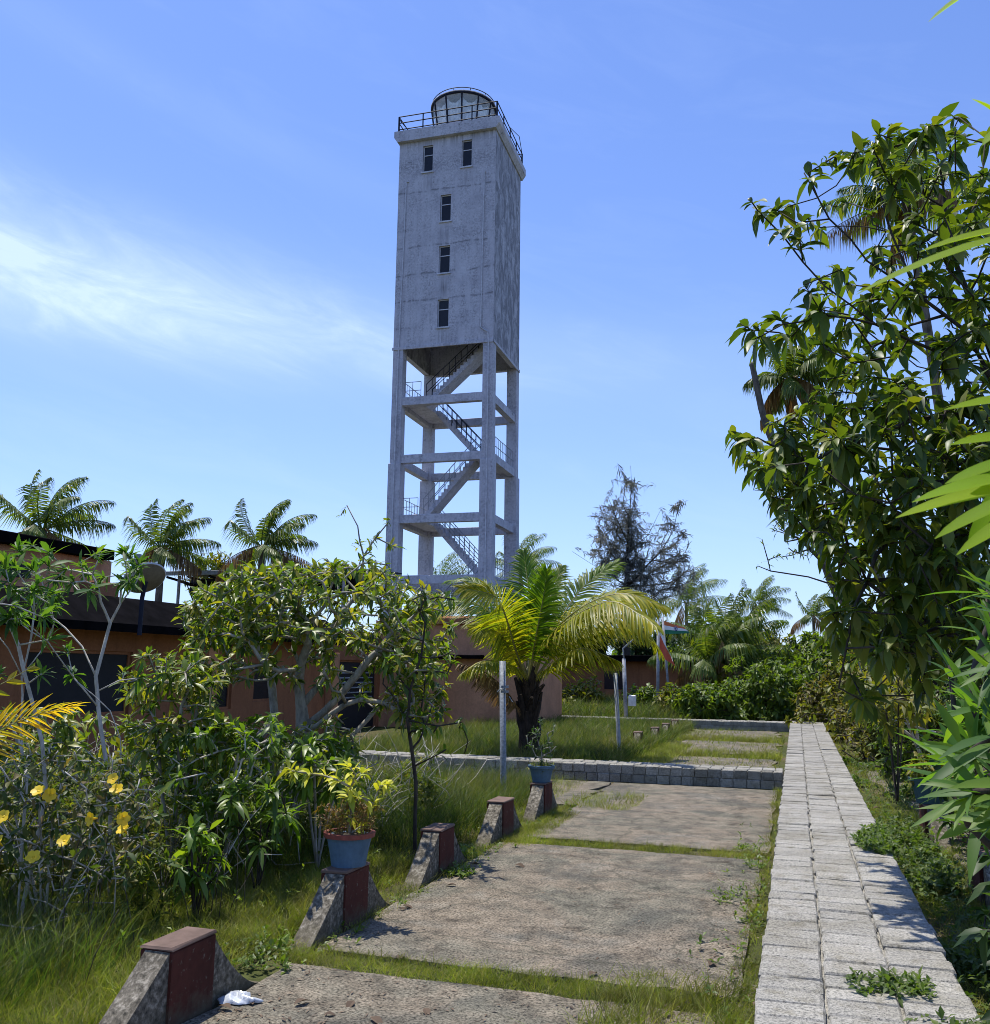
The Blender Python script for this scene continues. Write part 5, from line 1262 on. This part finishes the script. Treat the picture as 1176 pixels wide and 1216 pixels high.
# ------------------------------------------------------------------ grass and weeds
def blades(mb, xy, h, wd_, lean=.35, z=0.0):
    n = len(xy); a = rng.uniform(0, 2 * pi, n); pos = np.column_stack([xy, np.full(n, z)]); le = np.abs(rng.normal(0, lean, n))
    d = np.column_stack([np.cos(a) * le + .08, np.sin(a) * le, np.ones(n)]); hh = h * np.clip(rng.normal(1, .32, n), .35, 1.9)
    a2 = rng.uniform(0, 2 * pi, n); up = np.column_stack([np.cos(a2), np.sin(a2), np.full(n, .2)])
    d = unit(d); side = unit(np.cross(d, up)); t = np.array([0, .55, 1.0]); ww = np.array([1, .75, .05]) * .5
    V = np.empty((n, 3, 2, 3)); hor = np.column_stack([np.cos(a), np.sin(a), np.zeros(n)])
    for i in range(3):
        c = pos + d * (hh * t[i])[:, None] + hor * (hh * .45 * t[i] ** 2 * rng.uniform(.2, 1.2, n))[:, None]; c[:, 2] -= hh * .18 * t[i] ** 2
        for j, sg in enumerate((-1, 1)): V[:, i, j] = c + side * (sg * wd_ * ww[i])[..., None] * np.ones((n, 1))
    idx = np.arange(n * 6).reshape(n, 3, 2); F = np.stack([idx[:, :-1, 0], idx[:, :-1, 1], idx[:, 1:, 1], idx[:, 1:, 0]], -1).reshape(-1, 4); mb.quads(V.reshape(-1, 3), F)
def scatter(poly, n, clump=.0, csize=.25):
    xs = [p[0] for p in poly]; ys = [p[1] for p in poly]; out = np.zeros((0, 2))
    cl_ = np.column_stack([rng.uniform(min(xs), max(xs), max(4, int(n / 60))), rng.uniform(min(ys), max(ys), max(4, int(n / 60)))])
    while len(out) < n:
        m = 4 * n; x = np.column_stack([rng.uniform(min(xs), max(xs), m), rng.uniform(min(ys), max(ys), m)])
        if clump:
            k = rng.random(m) < clump; x[k] = cl_[rng.integers(0, len(cl_), k.sum())] + rng.normal(0, csize, (k.sum(), 2))
        out = np.vstack([out, x[in_poly(x[:, 0], x[:, 1], poly)]])
    return out[:n]
def rect(x0, y0, x1, y1): return [(x0, y0), (x1, y0), (x1, y1), (x0, y1)]
def stuff(mb, name, label, mat):
    o = mb.build(name, mat); tag(o, label, 'grass', None, 'stuff'); return o
q = MB()
left = [(-3.5, 2.5), (-3.42, 15.9), (-9.5, 15.9), (-9.5, 8), (-6.5, 2.5)]
blades(q, scatter(left, 42000, .5, .3), .17, .0045, .45)
blades(q, scatter([(-3.5, 3.0), (-3.45, 9), (-5.5, 9), (-5.2, 3.0)], 38000, .45, .2), .13, .004, .5)
stuff(q, 'short_grass', 'sunlit yellow green short grass left of the court', L_grassy)
q = MB()
blades(q, scatter([(-4.2, 9), (-3.6, 9.4), (-3.7, 14.6), (-8, 14.8), (-8, 7), (-5.2, 6.5)], 34000, .55, .3), .42, .006, .3)
blades(q, scatter([(-6.8, 3.2), (-4.3, 3.2), (-4.0, 5.2), (-5.5, 6.2), (-7.5, 6)], 9000, .6, .25), .38, .006, .35)
stuff(q, 'tall_grass', 'tall dark green grass behind the pedestals and under the shrubs', L_grassd)
q = MB()
for r_, n in ((rect(-3.3, 5.62, -.5, 5.95), 5200), (rect(-3.1, 10.18, -.4, 10.5), 3600), (rect(-.46, 2.5, -.29, 9), 2600), (rect(-.42, 9, -.29, 16.2), 1500), (rect(-3.55, 5.6, -3.05, 13), 7500), (rect(-3.2, 10.0, -2.8, 12.5), 3500), (rect(-1.15, 4.4, -.3, 6.2), 3200)):
    blades(q, scatter(r_, n, .8, .07), .075, .0035, .65, .015)
blades(q, scatter(rect(-1.2, 4.6, -.32, 6.0), 900, .8, .06), .2, .005, .4)
blades(q, scatter(rect(-3.2, 12.9, -2.2, 14.5), 1200, .8, .1), .13, .005, .5)
stuff(q, 'joint_grass', 'grass growing in the joints and edges of the cracked court slabs', L_grassy)
q = MB()
blades(q, scatter(rect(-9.5, 17.1, -3.3, 31.8), 60000, .4, .5), .40, .011, .3)
stuff(q, 'tall_grass', 'field of tall green grass between the two cross walls', L_grass)
q = MB()
blades(q, scatter(rect(-4.4, 17.2, -.4, 31.8), 7000, .85, .3), .12, .009, .5); blades(q, scatter(rect(-3.3, 21.4, -.4, 22.9), 2600, .8, .15), .16, .009, .5); blades(q, scatter(rect(-3.3, 26.4, -.4, 28.0), 2600, .8, .15), .16, .009, .5); blades(q, scatter(rect(-3.3, 17.0, -.4, 17.6), 900, .8, .15), .14, .009, .5); blades(q, scatter(rect(-3.6, 17.3, -2.6, 24.5), 9000, .5, .4), .15, .009, .5)
stuff(q, 'short_grass', 'bright short grass around the broken paving beyond the near wall', L_grassy)
q = MB()
blades(q, scatter(rect(-16, 33.0, -3.6, 46), 30000, .5, .6), .7, .022, .3); blades(q, scatter(rect(-4.5, 33.2, 6, 60), 20000, .5, .7), .22, .018, .5)
stuff(q, 'tall_grass', 'rough grass beyond the far cross wall in front of the pink house', L_grass)
q = MB()
blades(q, scatter(rect(.82, 3, 1.7, 15), 16000, .6, .15), .09, .005, .6); blades(q, scatter(rect(.82, 15, 6, 31), 16000, .6, .3), .15, .009, .5); blades(q, scatter(rect(2, 5, 7, 15), 12000, .6, .3), .2, .008, .5)
stuff(q, 'short_grass', 'patchy grass along the right side of the walkway', L_grassy)
q = MB(); q.smooth = True
for x_, y_ in scatter([(-6.6, 4.2), (-4.0, 4.2), (-4.0, 6.6), (-6.2, 6.6)], 170, .8, .18):
    h_ = rng.uniform(.3, .75); a = rng.uniform(0, 6.28); k_ = rng.uniform(.02, .16); q.tube([(x_, y_, 0), (x_ + k_ * .4 * cos(a), y_ + k_ * .4 * sin(a), h_ * .55), (x_ + k_ * cos(a), y_ + k_ * sin(a), h_)], [.004, .0035, .002], 4)
    q.tube([(x_ + k_ * cos(a), y_ + k_ * sin(a), h_), (x_ + k_ * 1.3 * cos(a), y_ + k_ * 1.3 * sin(a), h_ + .09)], [.005, .003], 4)
o = q.build('dry_stalks', simple('dark_stalk', (.05, .042, .028), .9)); tag(o, 'thin dark dry stalks standing in the grass behind the nearest pedestal', 'stalks', None, 'stuff')
# creeping weeds on the right edge of the walkway and the pedestal feet
q = MB(); q.smooth = True
def weeds(poly, n, z, L, W, k=5, zr=.1):
    xy = scatter(poly, n, .7, .12); tp2 = np.column_stack([xy, z + rng.uniform(0, zr, n)]); rosettes(q, tp2, unit(rng.normal(0, .35, (n, 3)) + [0, 0, 1]), k, L, W, (25, 100), .3, back=.03, rows=3)
weeds([(.50, 9.55), (.80, 9.1), (.80, 11.0), (.66, 10.7), (.46, 10.1)], 420, .3, .05, .024, 6, .06); weeds([(.78, 8.6), (1.3, 8.4), (1.35, 12.6), (.78, 12.6)], 420, .08, .055, .025, 6, .18)
weeds(rect(.80, 4.5, 1.3, 13), 520, .03, .06, .028, 6, .13); weeds(rect(.82, 13, 2.6, 22), 500, .03, .09, .04, 5, .12); weeds(rect(.2, 5.35, .6, 5.7), 90, .3, .05, .022, 5, .05); weeds(rect(.45, 4.75, .8, 5.1), 50, .3, .05, .022, 5, .05); weeds(rect(1.5, 4.5, 3.5, 12), 800, .05, .09, .04, 6, .5)
o = q.build('creeping_weeds', leafmat('weed_leaf', [(.05, .09, .02), (.09, .14, .03), (.14, .18, .04)], .4, .5, .3, (1.6, 1.8, .6))); tag(o, 'creeping leafy weeds spilling over the right edge of the walkway', 'weeds', None, 'stuff')
q = MB(); q.smooth = True
weeds(rect(-3.7, 5.4, -2.9, 13.2), 330, .03, .045, .022, 5, .06); weeds(rect(-.75, 4.5, -.3, 12), 160, .03, .05, .02, 5, .08); weeds(rect(-6.5, 5, -3.7, 9), 260, .05, .05, .022, 5, .25)
o = q.build('small_weeds', L_bush[0]); tag(o, 'small leafy weeds in the grass around the left pedestals', 'weeds', None, 'stuff')
q = MB(); q.smooth = True
weeds([(-4.2, 5.6), (-4.0, 10.5), (-5, 14), (-9, 15), (-11, 12), (-9, 6.5), (-7.0, 4.2), (-5.6, 4.6)], 4200, .05, .075, .022, 8, .55)
weeds([(-4.5, 6.2), (-4.5, 9.0), (-6.8, 11), (-10, 10), (-8.5, 6.3), (-6.4, 5.0)], 3000, .2, .07, .02, 8, .6)
tw_ = MB(); tw_.smooth = True
xy = scatter([(-4.4, 5.6), (-4.2, 10.5), (-5, 14), (-9, 15), (-11, 12), (-9, 6.5), (-7.0, 4.4), (-5.6, 4.8)], 520)
for x_, y_ in xy:
    a = rng.uniform(0, 6.28); L_ = rng.uniform(.3, 1.0); h_ = rng.uniform(.15, .9); p_ = np.array([x_, y_, rng.uniform(0, .25)]); e_ = p_ + [L_ * cos(a), L_ * sin(a), h_]
    tw_.tube(frond_pts([p_, (p_ + e_) / 2 + rng.normal(0, .09, 3), e_], 7), np.linspace(.006, .0025, 7), 4)
o = tw_.build('dry_twigs', M_bark_pale); tag(o, 'thin pale dry twigs tangled among the left shrubs', 'twigs', None, 'stuff')
o = q.build('weed_thicket', leafmat('thicket_leaf', [(.025, .05, .012), (.05, .085, .018), (.08, .115, .025), (.13, .13, .04)], .4, .5, .3)); tag(o, 'tangled knee high weeds between the left shrubs', 'weeds', None, 'stuff')
# dry debris on the paving
q = MB(); q.smooth = False
xy = np.vstack([scatter(rect(-3.1, 3, -.4, 5.6), 900, .5, .15), scatter(rect(-.9, 4.5, -.3, 15), 1100, .5, .12), scatter(rect(-3.1, 6, -.4, 10.3), 260, .4, .2)])
n = len(xy); a = rng.uniform(0, 6.28, n); q.leaves(np.column_stack([xy, np.full(n, .036)]), np.column_stack([np.cos(a), np.sin(a), rng.uniform(-.02, .25, n)]), np.repeat([[0, 0, 1.0]], n, 0), rng.uniform(.015, .06, n), rng.uniform(.003, .02, n), .1, .3, 3)
o = q.build('leaf_litter', M_dead); tag(o, 'fine dry leaf litter and twigs scattered over the court', 'litter', None, 'stuff')
